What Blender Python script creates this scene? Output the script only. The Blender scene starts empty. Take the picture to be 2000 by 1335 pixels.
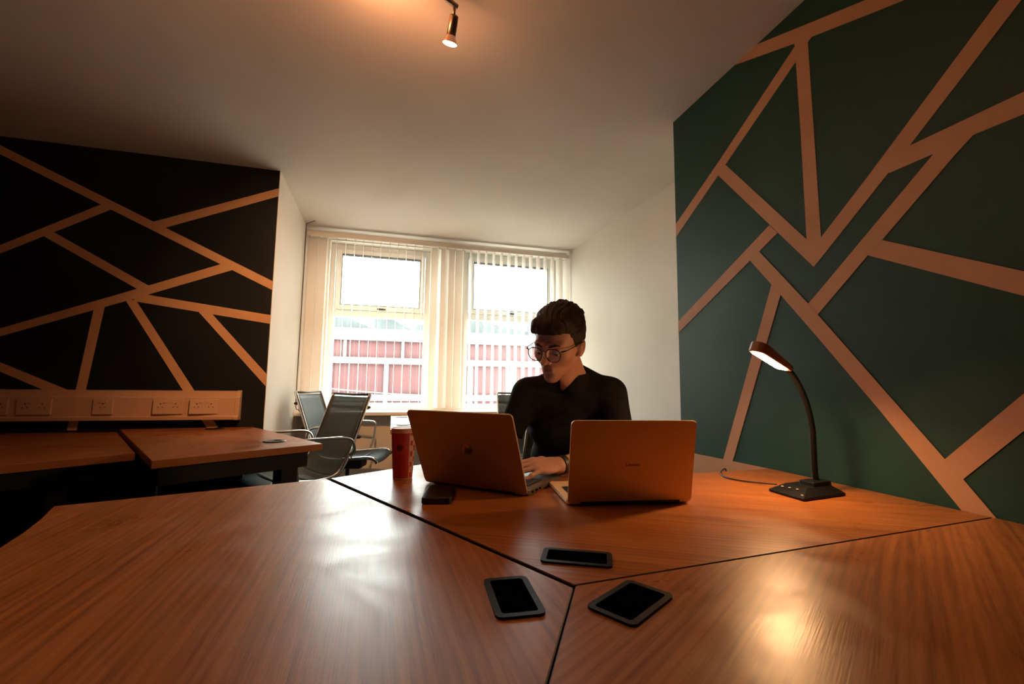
import bpy, bmesh, math, random
import numpy as np
from mathutils import Vector, Matrix
from mathutils.geometry import tessellate_polygon
random.seed(7)
C = bpy.context.scene.collection
PI = math.pi
R = math.radians

# ------------------------------------------------------------------ settings
WORLD = 23.0; EXPO = 0.0
HEAD_ROLL = -12
HEAD_C = (.174,1.600,1.188); HEAD_S = 1.07; HEAD_YAW = 34; HEAD_PITCH = 20; HEAD_ROLLM = 7
NECK_B = (.250,1.765,1.035); TX = .240
SHL = (.062,1.765,1.000); SHR = (.392,1.745,1.003)
ELL = (-.02,1.72,.805); ELR = (.405,1.63,.800)
WR = (.160,1.440,.779); HRY = (-.95,-.20,-.06); HRX = (-.22,.85,.38)
WL = (-.04,1.52,.785); HLY = (-.46,-.88,-.08); HLX = (-.88,.46,0)
HAND_PINKY = -.42; V_TIP = (.193,1.69,1.012)
# ------------------------------------------------------------------ materials
def mat(name, col=(.5,.5,.5), rough=.6, metal=0.0, emit=None, estr=0.0, alpha=1.0, spec=None, coat=0.0):
    m = bpy.data.materials.new(name); m.use_nodes = True
    b = m.node_tree.nodes['Principled BSDF']
    b.inputs['Base Color'].default_value = (*col, 1)
    b.inputs['Roughness'].default_value = rough
    b.inputs['Metallic'].default_value = metal
    if spec is not None: b.inputs['Specular IOR Level'].default_value = spec
    if emit:
        b.inputs['Emission Color'].default_value = (*emit, 1); b.inputs['Emission Strength'].default_value = estr
    b.inputs['Alpha'].default_value = alpha
    b.inputs['Coat Weight'].default_value = coat
    return m

def nodes(m): return m.node_tree.nodes, m.node_tree.links, m.node_tree.nodes['Principled BSDF']

def noisy(m, c1, c2, scale=3.0, detail=4.0, lo=.35, hi=.65, bump=0.0, bscale=60.0, stretch=(1,1,1), rough=None):
    """mottle a base colour between two tints of the thing's own paint and add fine bump"""
    N, L, b = nodes(m)
    tc = N.new('ShaderNodeTexCoord'); mp = N.new('ShaderNodeMapping'); mp.inputs['Scale'].default_value = stretch
    nz = N.new('ShaderNodeTexNoise'); nz.inputs['Scale'].default_value = scale; nz.inputs['Detail'].default_value = detail
    cr = N.new('ShaderNodeValToRGB'); cr.color_ramp.elements[0].position = lo; cr.color_ramp.elements[1].position = hi
    cr.color_ramp.elements[0].color = (*c1, 1); cr.color_ramp.elements[1].color = (*c2, 1)
    L.new(tc.outputs['Object'], mp.inputs['Vector']); L.new(mp.outputs['Vector'], nz.inputs['Vector'])
    L.new(nz.outputs['Fac'], cr.inputs['Fac']); L.new(cr.outputs['Color'], b.inputs['Base Color'])
    if bump:
        n2 = N.new('ShaderNodeTexNoise'); n2.inputs['Scale'].default_value = bscale; n2.inputs['Detail'].default_value = 5
        bp = N.new('ShaderNodeBump'); bp.inputs['Strength'].default_value = bump; bp.inputs['Distance'].default_value = .004
        L.new(mp.outputs['Vector'], n2.inputs['Vector']); L.new(n2.outputs['Fac'], bp.inputs['Height']); L.new(bp.outputs['Normal'], b.inputs['Normal'])
    if rough:
        mr = N.new('ShaderNodeMapRange'); mr.inputs['To Min'].default_value = rough[0]; mr.inputs['To Max'].default_value = rough[1]
        L.new(nz.outputs['Fac'], mr.inputs['Value']); L.new(mr.outputs['Result'], b.inputs['Roughness'])
    return m

def wood(name, angle, light=(.37,.128,.027), dark=(.18,.053,.010), rough=.33, coat=.0):
    """pale cherry/beech laminate, grain running along the given angle in the desk plane"""
    m = mat(name, light, rough, coat=coat, spec=.36); N, L, b = nodes(m)
    tc = N.new('ShaderNodeTexCoord'); mp = N.new('ShaderNodeMapping')
    mp.inputs['Rotation'].default_value = (0, 0, -R(angle))
    L.new(tc.outputs['Object'], mp.inputs['Vector'])
    m2 = N.new('ShaderNodeMapping'); m2.inputs['Scale'].default_value = (.9, 30, 1); L.new(mp.outputs['Vector'], m2.inputs['Vector'])
    n1 = N.new('ShaderNodeTexNoise'); n1.inputs['Scale'].default_value = 2.2; n1.inputs['Detail'].default_value = 6; n1.inputs['Distortion'].default_value = .6
    L.new(m2.outputs['Vector'], n1.inputs['Vector'])
    m3 = N.new('ShaderNodeMapping'); m3.inputs['Scale'].default_value = (.55, 4.5, 1); L.new(mp.outputs['Vector'], m3.inputs['Vector'])
    w = N.new('ShaderNodeTexWave'); w.wave_type = 'BANDS'; w.bands_direction = 'Y'
    w.inputs['Scale'].default_value = 4.5; w.inputs['Distortion'].default_value = 7; w.inputs['Detail'].default_value = 3; w.inputs['Detail Scale'].default_value = .8
    L.new(m3.outputs['Vector'], w.inputs['Vector'])
    m4 = N.new('ShaderNodeMapping'); m4.inputs['Scale'].default_value = (5, 150, 1); L.new(mp.outputs['Vector'], m4.inputs['Vector'])
    n2 = N.new('ShaderNodeTexNoise'); n2.inputs['Scale'].default_value = 3; n2.inputs['Detail'].default_value = 3; L.new(m4.outputs['Vector'], n2.inputs['Vector'])
    mx = N.new('ShaderNodeMix'); mx.data_type = 'FLOAT'; mx.inputs[0].default_value = .18
    L.new(n1.outputs['Fac'], mx.inputs[2]); L.new(w.outputs['Fac'], mx.inputs[3])
    my = N.new('ShaderNodeMix'); my.data_type = 'FLOAT'; my.inputs[0].default_value = .35
    L.new(mx.outputs[0], my.inputs[2]); L.new(n2.outputs['Fac'], my.inputs[3])
    cr = N.new('ShaderNodeValToRGB')
    cr.color_ramp.elements[0].position = .32; cr.color_ramp.elements[0].color = (*dark, 1)
    cr.color_ramp.elements[1].position = .60; cr.color_ramp.elements[1].color = (*light, 1)
    L.new(my.outputs[0], cr.inputs['Fac']); L.new(cr.outputs['Color'], b.inputs['Base Color'])
    # hand-rubbed, patchy sheen
    n3 = N.new('ShaderNodeTexNoise'); n3.inputs['Scale'].default_value = 5; n3.inputs['Detail'].default_value = 5; n3.inputs['Distortion'].default_value = 1.2
    L.new(tc.outputs['Object'], n3.inputs['Vector'])
    mr = N.new('ShaderNodeMapRange'); mr.inputs['From Min'].default_value = .3; mr.inputs['From Max'].default_value = .7
    mr.inputs['To Min'].default_value = rough-.07; mr.inputs['To Max'].default_value = rough+.11
    L.new(n3.outputs['Fac'], mr.inputs['Value']); L.new(mr.outputs['Result'], b.inputs['Roughness'])
    bp = N.new('ShaderNodeBump'); bp.inputs['Strength'].default_value = .12; bp.inputs['Distance'].default_value = .001
    L.new(n2.outputs['Fac'], bp.inputs['Height']); L.new(bp.outputs['Normal'], b.inputs['Normal'])
    return m

def see_through(name, col, opacity, rough=.7, spec=.3):
    """woven/clear stuff: principled mixed with plain transparency"""
    m = mat(name, col, rough, spec=spec); N, L, b = nodes(m)
    t = N.new('ShaderNodeBsdfTransparent'); mx = N.new('ShaderNodeMixShader'); mx.inputs[0].default_value = opacity
    out = N['Material Output']
    L.new(t.outputs[0], mx.inputs[1]); L.new(b.outputs[0], mx.inputs[2]); L.new(mx.outputs[0], out.inputs['Surface'])
    return m

def glass(name, tint=(1,1,1), refl=.06):
    m = bpy.data.materials.new(name); m.use_nodes = True; N, L = m.node_tree.nodes, m.node_tree.links
    N.remove(N['Principled BSDF'])
    t = N.new('ShaderNodeBsdfTransparent'); t.inputs[0].default_value = (*tint, 1)
    g = N.new('ShaderNodeBsdfGlossy'); g.inputs['Roughness'].default_value = .02
    mx = N.new('ShaderNodeMixShader'); mx.inputs[0].default_value = refl
    L.new(t.outputs[0], mx.inputs[1]); L.new(g.outputs[0], mx.inputs[2]); L.new(mx.outputs[0], N['Material Output'].inputs['Surface'])
    return m

M = {}
M['ceiling'] = noisy(mat('ceiling_paint', (.8,.77,.73), .85), (.60,.52,.445), (.66,.575,.505), 1.2, bump=.12, bscale=26)
M['wall'] = noisy(mat('cream_wall_paint', (.75,.70,.62), .8), (.70,.64,.56), (.76,.70,.62), 1.6, bump=.15, bscale=30)
M['navy'] = noisy(mat('navy_paint', (.008,.011,.017), .55, spec=.22), (.006,.009,.014), (.011,.015,.022), 2.5, bump=.1)
M['green'] = noisy(mat('green_paint', (.02,.05,.042), .5, spec=.3), (.012,.048,.033), (.019,.066,.046), 3.2, detail=8, lo=.3, hi=.75, bump=.12, rough=(.42,.7))
M['stripe'] = noisy(mat('tan_stripe_paint', (.55,.33,.21), .7), (.49,.245,.125), (.54,.28,.15), 6)
M['stripe_navy'] = noisy(mat('ochre_stripe_paint', (.5,.28,.15), .7), (.53,.30,.165), (.58,.34,.195), 6)
M['floor'] = noisy(mat('carpet', (.05,.05,.055), .95), (.03,.03,.034), (.07,.07,.075), 90, bump=.6, bscale=300)
M['wood1'] = wood('desk_laminate_far', -28)
M['wood2'] = wood('desk_laminate_left', 92)
M['wood3'] = wood('desk_laminate_right', 33)
M['wood4'] = wood('desk_laminate_wall', 10, rough=.32, light=(.33,.108,.028), dark=(.17,.048,.012))
M['wood5'] = wood('desk_laminate_glare', 0, rough=.25, light=(.66,.48,.32), dark=(.5,.33,.2))  # top colour paled to carry the window glare
M['edge'] = mat('desk_edge_band', (.33,.12,.035), .4)
M['edge_seam_shade'] = mat('seam_shade_edging', (.035,.014,.007), .6)  # edges painted near-black so the gaps between desks look shaded
M['black'] = mat('black_plastic', (.012,.012,.012), .45)
M['blackmetal'] = mat('black_steel', (.01,.01,.011), .5, metal=.0)
M['pit'] = mat('dark_void', (.002,.002,.002), .95, spec=0)
M['rim'] = mat('port_rim', (.004,.0035,.003), .5, spec=.22)
M['chrome'] = mat('chrome', (.75,.73,.70), .13, metal=1)
M['brass'] = mat('satin_nickel', (.36,.27,.19), .32, metal=1)
M['mesh'] = see_through('chair_mesh', (.028,.045,.05), .86, .55)
M['white'] = mat('white_upvc', (.72,.72,.68), .35)
M['sill'] = mat('sill_paint', (.78,.72,.64), .45)
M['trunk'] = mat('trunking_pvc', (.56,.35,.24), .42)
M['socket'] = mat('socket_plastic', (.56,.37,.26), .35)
M['holes'] = mat('socket_hole', (.02,.01,.008), .8)
M['glass'] = glass('window_glass', (.97,.99,.98), .05)
M['lens'] = glass('spectacle_lens', (.95,.96,.96), .012)
M['alu'] = mat('champagne_aluminium', (.80,.55,.30), .42, metal=.35)
M['alu_hp'] = noisy(mat('brushed_lid', (.42,.29,.18), .48, metal=.45), (.46,.31,.185), (.52,.36,.22), 4)
M['key'] = mat('laptop_keys', (.02,.02,.022), .5)
M['deck'] = mat('laptop_deck', (.16,.12,.09), .42, metal=.6)
M['bezel'] = mat('screen_bezel', (.01,.01,.01), .3)
M['screen'] = mat('lit_screen', (.02,.02,.02), .2, emit=(.75,.85,1), estr=.25)
M['logo_gold'] = mat('mirror_badge', (.75,.42,.16), .2, metal=1)
M['logo_dark'] = mat('etched_lettering', (.07,.035,.018), .5)
M['cup'] = mat('red_paper_cup', (.42,.018,.006), .5)
M['cupwhite'] = mat('cream_cup_print', (.62,.33,.19), .5)
M['cupdark'] = mat('dark_cup_print', (.10,.012,.008), .5)
M['cupline'] = mat('faint_ring_print', (.50,.07,.025), .5)
M['lampblack'] = mat('lamp_black', (.003,.003,.003), .45, spec=.3)
M['lamphead'] = mat('lamp_head_glow', (.30,.15,.07), .45)  # brown shell colour carries the glow of the LED on the head
M['led'] = mat('led_diffuser', (1,.9,.8), .4, emit=(1,.54,.23), estr=270)
M['button'] = mat('silver_button', (.55,.45,.36), .35, metal=.6)
M['bulb'] = mat('halogen_face', (1,.9,.8), .4, emit=(1,.62,.34), estr=14)
M['dichroic'] = mat('dichroic_reflector', (.55,.30,.20), .15, metal=.7, emit=(1,.42,.2), estr=.15)
M['skin'] = noisy(mat('skin', (.50,.25,.155), .5, spec=.4), (.47,.23,.14), (.53,.27,.17), 30, bump=.06, bscale=220)
N, L, b = nodes(M['skin'])
src = b.inputs['Base Color'].links[0].from_socket
for nm, c in (('lip_pigment', (.34,.12,.085)), ('beard_mouth_shade', (.10,.05,.032))):
    at_ = N.new('ShaderNodeAttribute'); at_.attribute_name = nm
    mx = N.new('ShaderNodeMix'); mx.data_type = 'RGBA'; L.new(at_.outputs['Fac'], mx.inputs[0]); L.new(src, mx.inputs[6]); mx.inputs[7].default_value = (*c, 1)
    src = mx.outputs[2]
L.new(src, b.inputs['Base Color'])
M['hair'] = mat('dark_brown_hair', (.030,.018,.012), .62, spec=.25)
M['eyewhite'] = mat('eye_white', (.6,.5,.45), .3)
M['iris'] = mat('iris', (.03,.015,.008), .2)
M['shirt'] = noisy(mat('black_cotton', (.008,.008,.009), .9, spec=.15), (.006,.006,.007), (.012,.012,.013), 25, bump=.3, bscale=500)
M['denim'] = mat('dark_trousers', (.012,.014,.02), .9)
M['band'] = mat('rubber_band', (.01,.01,.011), .5)
M['frame'] = mat('spectacle_frame', (.008,.009,.010), .3, metal=.3)
M['red'] = noisy(mat('red_cladding', (.30,.05,.055), .6), (.038,.0032,.0038), (.048,.0048,.0054), 1.5)
M['outwhite'] = mat('white_masonry', (.085,.088,.086), .7)
M['outgrey'] = noisy(mat('slate_roof', (.34,.40,.40), .6), (.017,.023,.023), (.042,.050,.050), 1.4)
M['yard'] = noisy(mat('pale_bounce_ground', (.6,.6,.58), .9), (.52,.52,.50), (.62,.62,.60), .8)  # unseen ground, made pale to bounce daylight onto the ceiling
M['cable'] = mat('black_cable', (.012,.010,.010), .45)
M['paper'] = mat('white_paper', (.8,.8,.78), .7)
# sheer slat fabric
m = mat('blind_fabric', (.80,.73,.66), .8); N, L, b = nodes(m)
tr = N.new('ShaderNodeBsdfTranslucent'); tr.inputs[0].default_value = (.93,.87,.80,1)
tp = N.new('ShaderNodeBsdfTransparent')
m1 = N.new('ShaderNodeMixShader'); m1.inputs[0].default_value = .5
m2_ = N.new('ShaderNodeMixShader'); m2_.inputs[0].default_value = .88
L.new(b.outputs[0], m1.inputs[1]); L.new(tr.outputs[0], m1.inputs[2]); L.new(tp.outputs[0], m2_.inputs[1]); L.new(m1.outputs[0], m2_.inputs[2])
L.new(m2_.outputs[0], N['Material Output'].inputs['Surface']); M['slat'] = m

# ------------------------------------------------------------------ mesh helpers
def link(o, parent=None):
    C.objects.link(o)
    if parent: o.parent = parent
    return o
def obj(name, bm, mats, parent=None, smooth=False, bevel=0.0, seg=2, sub=0):
    bmesh.ops.recalc_face_normals(bm, faces=bm.faces)
    me = bpy.data.meshes.new(name); bm.to_mesh(me); bm.free()
    for m in (mats if isinstance(mats, (list, tuple)) else [mats]): me.materials.append(M[m] if isinstance(m, str) else m)
    if smooth: me.polygons.foreach_set('use_smooth', [True]*len(me.polygons))
    o = bpy.data.objects.new(name, me); link(o, parent)
    if bevel:
        b = o.modifiers.new('bevel', 'BEVEL'); b.width = bevel; b.segments = seg; b.limit_method = 'ANGLE'; b.angle_limit = R(35)
    if sub:
        s = o.modifiers.new('sub', 'SUBSURF'); s.levels = sub; s.render_levels = sub
    return o
def thing(name, label, cat, loc=(0,0,0), rotz=0, group=None):
    o = bpy.data.objects.new(name, None); C.objects.link(o); o.empty_display_size = .1
    o.location = loc; o.rotation_euler = (0,0,rotz); return tag(o, label, cat, group)
def tag(o, label, cat, group=None):
    o['label'] = label; o['category'] = cat
    if group: o['group'] = group
    return o
def struct(name, bm, m, parent=None, **k):
    o = obj(name, bm, m, parent, **k)
    if parent is None: o['kind'] = 'structure'
    return o
def box(bm, lo, hi, mi=0, rot=None, piv=None):
    vs = [bm.verts.new((x,y,z)) for x in (lo[0],hi[0]) for y in (lo[1],hi[1]) for z in (lo[2],hi[2])]
    fs = [(0,1,3,2),(4,6,7,5),(0,4,5,1),(2,3,7,6),(0,2,6,4),(1,5,7,3)]
    for f in fs:
        face = bm.faces.new([vs[i] for i in f]); face.material_index = mi
    if rot is not None:
        bmesh.ops.rotate(bm, verts=vs, cent=piv or (0,0,0), matrix=rot)
    return vs
def prism(bm, pts, z0, z1, mi=0, mtop=None):
    a = [bm.verts.new((x,y,z0)) for x,y in pts]; b = [bm.verts.new((x,y,z1)) for x,y in pts]; n = len(pts)
    f = bm.faces.new(a[::-1]); f.material_index = mi
    f = bm.faces.new(b); f.material_index = mi if mtop is None else mtop
    for i in range(n):
        f = bm.faces.new((a[i], a[(i+1)%n], b[(i+1)%n], b[i])); f.material_index = mi
    return a+b
def tube(bm, pts, r, seg=10, mi=0, closed=False, flat=1.0, caps=True):
    P = [Vector(p) for p in pts]; n = len(P); rr = r if isinstance(r, (list,tuple)) else [r]*n
    rings = []; up = None
    for i in range(n):
        if closed: t = (P[(i+1)%n]-P[i-1]).normalized()
        else: t = (P[min(i+1,n-1)]-P[max(i-1,0)]).normalized()
        if up is None:
            up = t.orthogonal().normalized()
            if flat != 1.0:
                h = Vector((0,0,1)); up = (h - t*h.dot(t)); up = up.normalized() if up.length > .05 else t.orthogonal().normalized()
        else:
            up = (up - t*up.dot(t)).normalized()
        s = t.cross(up)
        rings.append([bm.verts.new(P[i] + (up*math.cos(2*PI*k/seg) + s*flat*math.sin(2*PI*k/seg))*rr[i]) for k in range(seg)])
    m = n if closed else n-1
    for i in range(m):
        a, b = rings[i], rings[(i+1)%n]
        for k in range(seg):
            f = bm.faces.new((a[k], a[(k+1)%seg], b[(k+1)%seg], b[k])); f.material_index = mi
    if not closed and caps:
        for rg in (rings[0], rings[-1]):
            f = bm.faces.new(rg); f.material_index = mi
def lathe(bm, prof, seg=32, cx=0, cy=0, mi=0, axis=None):
    rings = []
    for r, z in prof:
        rings.append([bm.verts.new((cx+r*math.cos(2*PI*k/seg), cy+r*math.sin(2*PI*k/seg), z)) for k in range(seg)])
    for a, b in zip(rings, rings[1:]):
        for k in range(seg):
            f = bm.faces.new((a[k], a[(k+1)%seg], b[(k+1)%seg], b[k])); f.material_index = mi
    for rg in (rings[0], rings[-1]):
        try: f = bm.faces.new(rg); f.material_index = mi
        except Exception: pass
    return [v for rg in rings for v in rg]
def smoothpath(pts, n=6):
    P = [Vector(p) for p in pts]; out = []
    for i in range(len(P)-1):
        p0, p1, p2, p3 = P[max(i-1,0)], P[i], P[i+1], P[min(i+2,len(P)-1)]
        for k in range(n):
            t = k/n
            out.append(.5*((2*p1)+(-p0+p2)*t+(2*p0-5*p1+4*p2-p3)*t*t+(-p0+3*p1-3*p2+p3)*t**3))
    out.append(P[-1]); return out
def rrect(w, h, r, seg=5):
    out = []
    for cx, cy, a0 in ((w/2-r,h/2-r,0),(-w/2+r,h/2-r,90),(-w/2+r,-h/2+r,180),(w/2-r,-h/2+r,270)):
        for k in range(seg+1):
            a = R(a0+90*k/seg); out.append((cx+r*math.cos(a), cy+r*math.sin(a)))
    return out
def text_bm(s, size, extr=.0004, shear=0.0):
    cu = bpy.data.curves.new('t', 'FONT'); cu.body = s; cu.size = size; cu.extrude = extr; cu.shear = shear
    cu.align_x = 'CENTER'; cu.align_y = 'CENTER'; cu.resolution_u = 3
    o = bpy.data.objects.new('t', cu); C.objects.link(o)
    dg = bpy.context.evaluated_depsgraph_get(); me = bpy.data.meshes.new_from_object(o.evaluated_get(dg))
    bm = bmesh.new(); bm.from_mesh(me); bpy.data.objects.remove(o); bpy.data.curves.remove(cu); bpy.data.meshes.remove(me)
    for f in bm.faces: f.material_index = 0
    return bm
def copy_tree(o, parent=None):
    c = o.copy(); C.objects.link(c)
    if parent: c.parent = parent
    for ch in list(o.children): copy_tree(ch, c)
    return c
# ------------------------------------------------------------------ the room
CEIL = 2.44; GX = 1.40; NY = 3.13
NAVY =[
 [(-2.467,2.489),(-0.769,1.689),(-0.769,1.631),(-2.461,2.435)],
 [(-1.475,2.008),(-0.762,2.319),(-0.762,2.263),(-1.410,1.976)],
 [(-1.719,2.103),(-1.665,2.077),(-2.376,1.623),(-2.381,1.669)],
 [(-1.969,1.907),(-1.443,1.604),(-1.502,1.581),(-2.010,1.875)],
 [(-2.335,1.235),(-1.454,1.613),(-1.458,1.553),(-2.331,1.193)],
 [(-1.513,1.587),(-1.055,1.788),(-1.001,1.749),(-1.463,1.552)],
 [(-1.527,1.564),(-0.774,1.466),(-0.771,1.409),(-1.522,1.511)],
 [(-1.717,1.462),(-1.665,1.471),(-1.715,0.974),(-1.738,0.746),(-1.784,0.747),(-1.763,0.974)],
 [(-1.569,1.520),(-1.513,1.518),(-1.013,0.735),(-1.077,0.736)],
 [(-1.195,1.482),(-1.122,1.474),(-0.772,1.086),(-0.767,1.008)],
 [(-2.334,1.227),(-1.706,0.933),(-1.802,0.921),(-2.329,1.179)],
]
GREEN =[
 [(1.582,2.476),(1.495,2.442),(1.189,2.304),(1.129,2.279),(0.950,2.204),(0.840,2.159),(0.753,2.127),(0.809,2.200),(0.949,2.256),(1.368,2.440)],
 [(1.176,2.309),(1.616,2.050),(1.956,1.878),(1.959,1.809),(1.612,1.994),(1.196,2.235)],
 [(1.198,2.310),(1.196,2.235),(1.193,1.950),(1.193,1.552),(1.168,1.507),(1.139,1.542),(1.142,1.920),(1.145,2.272),(1.129,2.279)],
 [(1.564,2.019),(1.191,1.555),(1.149,1.505),(1.172,1.452),(1.611,1.992),(1.627,2.030)],
 [(1.140,1.546),(0.981,1.682),(0.646,1.982),(0.613,2.012),(0.577,1.977),(0.609,1.948),(0.858,1.723),(0.918,1.670),(1.151,1.469),(1.172,1.452),(1.190,1.532)],
 [(0.858,1.723),(0.622,1.726),(0.541,1.727),(0.545,1.676),(0.626,1.673),(0.718,1.675),(0.804,1.670),(0.916,1.669),(0.908,1.725)],
 [(0.718,1.675),(0.756,1.645),(0.947,1.476),(0.991,1.441),(1.167,1.284),(1.200,1.328),(1.158,1.363),(0.804,1.670)],
 [(0.947,1.475),(0.653,1.306),(0.577,1.262),(0.582,1.206),(0.657,1.249),(0.991,1.441)],
 [(1.347,1.664),(1.311,1.621),(1.401,1.575),(1.449,1.551),(1.962,1.307),(1.959,1.365)],
 [(1.401,1.575),(1.200,1.328),(1.167,1.284),(1.113,1.214),(0.836,0.852),(0.801,0.808),(0.742,0.728),(0.712,0.687),(0.765,0.670),(0.811,0.731),(0.987,0.968),(1.168,1.201),(1.311,1.381),(1.449,1.551)],
 [(0.836,0.852),(0.674,1.025),(0.588,1.116),(0.595,1.032),(0.681,0.939),(0.801,0.808)],
 [(1.350,1.428),(1.311,1.381),(1.589,0.719),(1.644,0.719)],
 [(1.994,0.721),(1.792,0.720),(1.646,0.723),(1.583,0.724),(1.422,0.726),(1.306,0.726),(1.310,0.661),(2.003,0.503)],
]

def clip_top(poly, zmax):
    out = []
    for i, p in enumerate(poly):
        q = poly[(i+1) % len(poly)]
        if p[1] <= zmax: out.append(p)
        if (p[1] <= zmax) != (q[1] <= zmax):
            t = (zmax-p[1])/(q[1]-p[1]); out.append((p[0]+t*(q[0]-p[0]), zmax))
    return out
def tri_poly(bm, pts3, mi):
    vs = [bm.verts.new(p) for p in pts3]
    for a, b, c in tessellate_polygon([[Vector(p) for p in pts3]]):
        f = bm.faces.new((vs[a], vs[b], vs[c])); f.material_index = mi
# right wall: painted chimney-breast block standing into the room
bm = bmesh.new(); box(bm, (GX, -2.6, 0), (1.93, 1.93, CEIL))
k = 0
for poly in GREEN:
    p = clip_top(poly, CEIL)
    if len(p) > 2:
        k += 1; tri_poly(bm, [(GX-.0006-.00012*k, min(y, 1.93), z) for y, z in p], 1)
for f in bm.faces:      # the end face towards the window is cream
    if f.material_index == 0 and f.calc_center_median().y > 1.92: f.material_index = 2
o = struct('wall_right', bm, ['green', 'stripe', 'wall'])
# far-left wall, facing the camera
bm = bmesh.new(); box(bm, (-3.6, NY, 0), (-.776, NY+.12, CEIL))
for k, poly in enumerate(NAVY):
    tri_poly(bm, [(min(x, -.776), NY-.0006-.00012*k, z) for x, z in clip_top(poly, CEIL)], 1)
struct('wall_front', bm, ['navy', 'stripe_navy'])
bm = bmesh.new(); prism(bm, [(-.7755,NY),(-.772,NY),(-.80,4.5),(-.93,4.5),(-.90,NY+.125),(-.7755,NY+.125)], 0, CEIL)
struct('wall_recess_left', bm, 'wall')
bm = bmesh.new(); prism(bm, [(1.865,1.93),(1.735,4.5),(1.95,4.5),(2.0,1.93)], 0, CEIL)
struct('wall_recess_right', bm, 'wall')
# window wall with two openings
WY0, WY1 = 4.29, 4.52
W = [(-.60, .33, .80, 2.36), (.665, 1.665, .79, 2.385)]
bm = bmesh.new()
xs = [-.95, W[0][0], W[0][1], W[1][0], W[1][1], 1.95]
box(bm, (xs[0],WY0,0), (xs[1],WY1,CEIL)); box(bm, (xs[2],WY0,0), (xs[3],WY1,CEIL)); box(bm, (xs[4],WY0,0), (xs[5],WY1,CEIL))
for x0,x1,z0,z1 in W:
    box(bm, (x0,WY0,0), (x1,WY1,z0)); box(bm, (x0,WY0,z1), (x1,WY1,CEIL))
struct('wall_back', bm, 'wall')
# walls behind and beside the camera
bm = bmesh.new(); box(bm, (-3.72,-2.6,0), (-3.6,NY+.12,CEIL)); struct('wall_left', bm, 'navy')
bm = bmesh.new(); box(bm, (-3.72,-2.72,0), (1.93,-2.6,CEIL)); struct('wall_behind', bm, 'navy')
bm = bmesh.new(); box(bm, (-3.72,-2.72,CEIL), (2.05,4.52,CEIL+.12)); struct('ceiling', bm, 'ceiling')
bm = bmesh.new(); box(bm, (-3.72,-2.72,-.1), (2.05,4.52,0)); struct('floor', bm, 'floor')
bm = bmesh.new(); box(bm, (-.80,4.10,.752), (1.745,4.40,.785)); struct('trim_1', bm, 'sill', bevel=.006)
# windows: outer frame, fanlight sash above a transom, fixed lower light, putty-dark gasket, handle
def window(i, x0, x1, z0, z1, zt):
    root = bpy.data.objects.new('window_%d' % i, None); C.objects.link(root); root.location = ((x0+x1)/2, 4.42, z0); root['kind'] = 'structure'
    cx, w, h = (x0+x1)/2, (x1-x0)/2, z1-z0
    def ring(a, b, c, d, t, y0, y1, name, m, par):
        bm = bmesh.new()
        box(bm,(a,y0,c),(a+t,y1,d)); box(bm,(b-t,y0,c),(b,y1,d)); box(bm,(a+t,y0,c),(b-t,y1,c+t)); box(bm,(a+t,y0,d-t),(b-t,y1,d))
        return obj(name, bm, m, par, bevel=.003)
    ring(-w, w, 0, h, .05, -.03, .05, 'window_frame', 'white', root)
    zt -= z0
    bm = bmesh.new(); box(bm, (-w+.05,-.03,zt-.04), (w-.05,.05,zt+.02)); obj('transom', bm, 'white', root, bevel=.003)
    s = ring(-w+.055, w-.055, zt+.022, h-.055, .045, -.055, .03, 'sash', 'white', root)
    ring(-w+.10, w-.10, zt+.067, h-.10, .006, -.058, .0, 'gasket', 'black', s)
    bm = bmesh.new(); box(bm, (-w+.1,-.01,zt+.06), (w-.1,-.004,h-.1)); obj('pane', bm, 'glass', s)
    bm = bmesh.new(); box(bm, (-w+.05,.0,.05), (w-.05,.006,zt-.04)); obj('pane', bm, 'glass', root)
    bm = bmesh.new(); box(bm, (-.03,-.075,zt+.03), (.03,-.056,zt+.045)); box(bm, (-.012,-.095,zt+.028), (.05,-.078,zt+.04)); obj('handle', bm, 'black', s, bevel=.003)
    # outside sill
    bm = bmesh.new(); box(bm, (-w-.02,.05,-.04), (w+.02,.22,0)); obj('outer_sill', bm, 'outwhite', root)
window(1, *W[0], 1.705); window(2, *W[1], 1.73)
# vertical blind, slats turned nearly edge-on
bl = thing('vertical_blind', 'cream vertical slat blind hanging open across both windows', 'blind', (.47,4.20,2.34))
bm = bmesh.new(); box(bm, (-1.255,-.025,.012), (1.262,.025,.052)); obj('head_rail', bm, 'sill', bl, bevel=.004)
ZB, ZT = .815-2.34, .004
n = 33
for i in range(n):
    x = -1.235 + 2.475*i/(n-1)
    wx = x+.47
    ang = 90 + random.uniform(-1, 4)          # near 90 deg: edge-on to the window plane
    if wx > .60: ang = 90 + random.uniform(4, 9)
    if wx < -.52: ang = 90 + random.uniform(8, 30)
    if .33 < wx < .64: ang = 90 + random.uniform(-32, -12)
    if wx > 1.60: ang = 90 + random.uniform(25, 40)
    a = R(ang); ux, uy = math.cos(a), math.sin(a)
    bm = bmesh.new(); hw = .0435
    rows = 6; grid = []
    for j in range(rows+1):
        z = ZB + (ZT-ZB)*j/rows; rowv = []
        tw = R(random.uniform(-1,1)); 
        for s in (-1,-.5,0,.5,1):
            bow = .0035*(1-s*s)
            rowv.append(bm.verts.new((x+s*hw*math.cos(a+tw)-bow*uy, s*hw*math.sin(a+tw)+bow*ux, z)))
        grid.append(rowv)
    for j in range(rows):
        for q in range(4): bm.faces.new((grid[j][q], grid[j][q+1], grid[j+1][q+1], grid[j+1][q]))
    so = obj('slat', bm, 'slat', bl, smooth=True)
    bm = bmesh.new(); box(bm, (x-ux*.004-.003, -.006, ZT-.002), (x+.004, .006, ZT+.014)); obj('slat_clip', bm, 'cupwhite', so)
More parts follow.
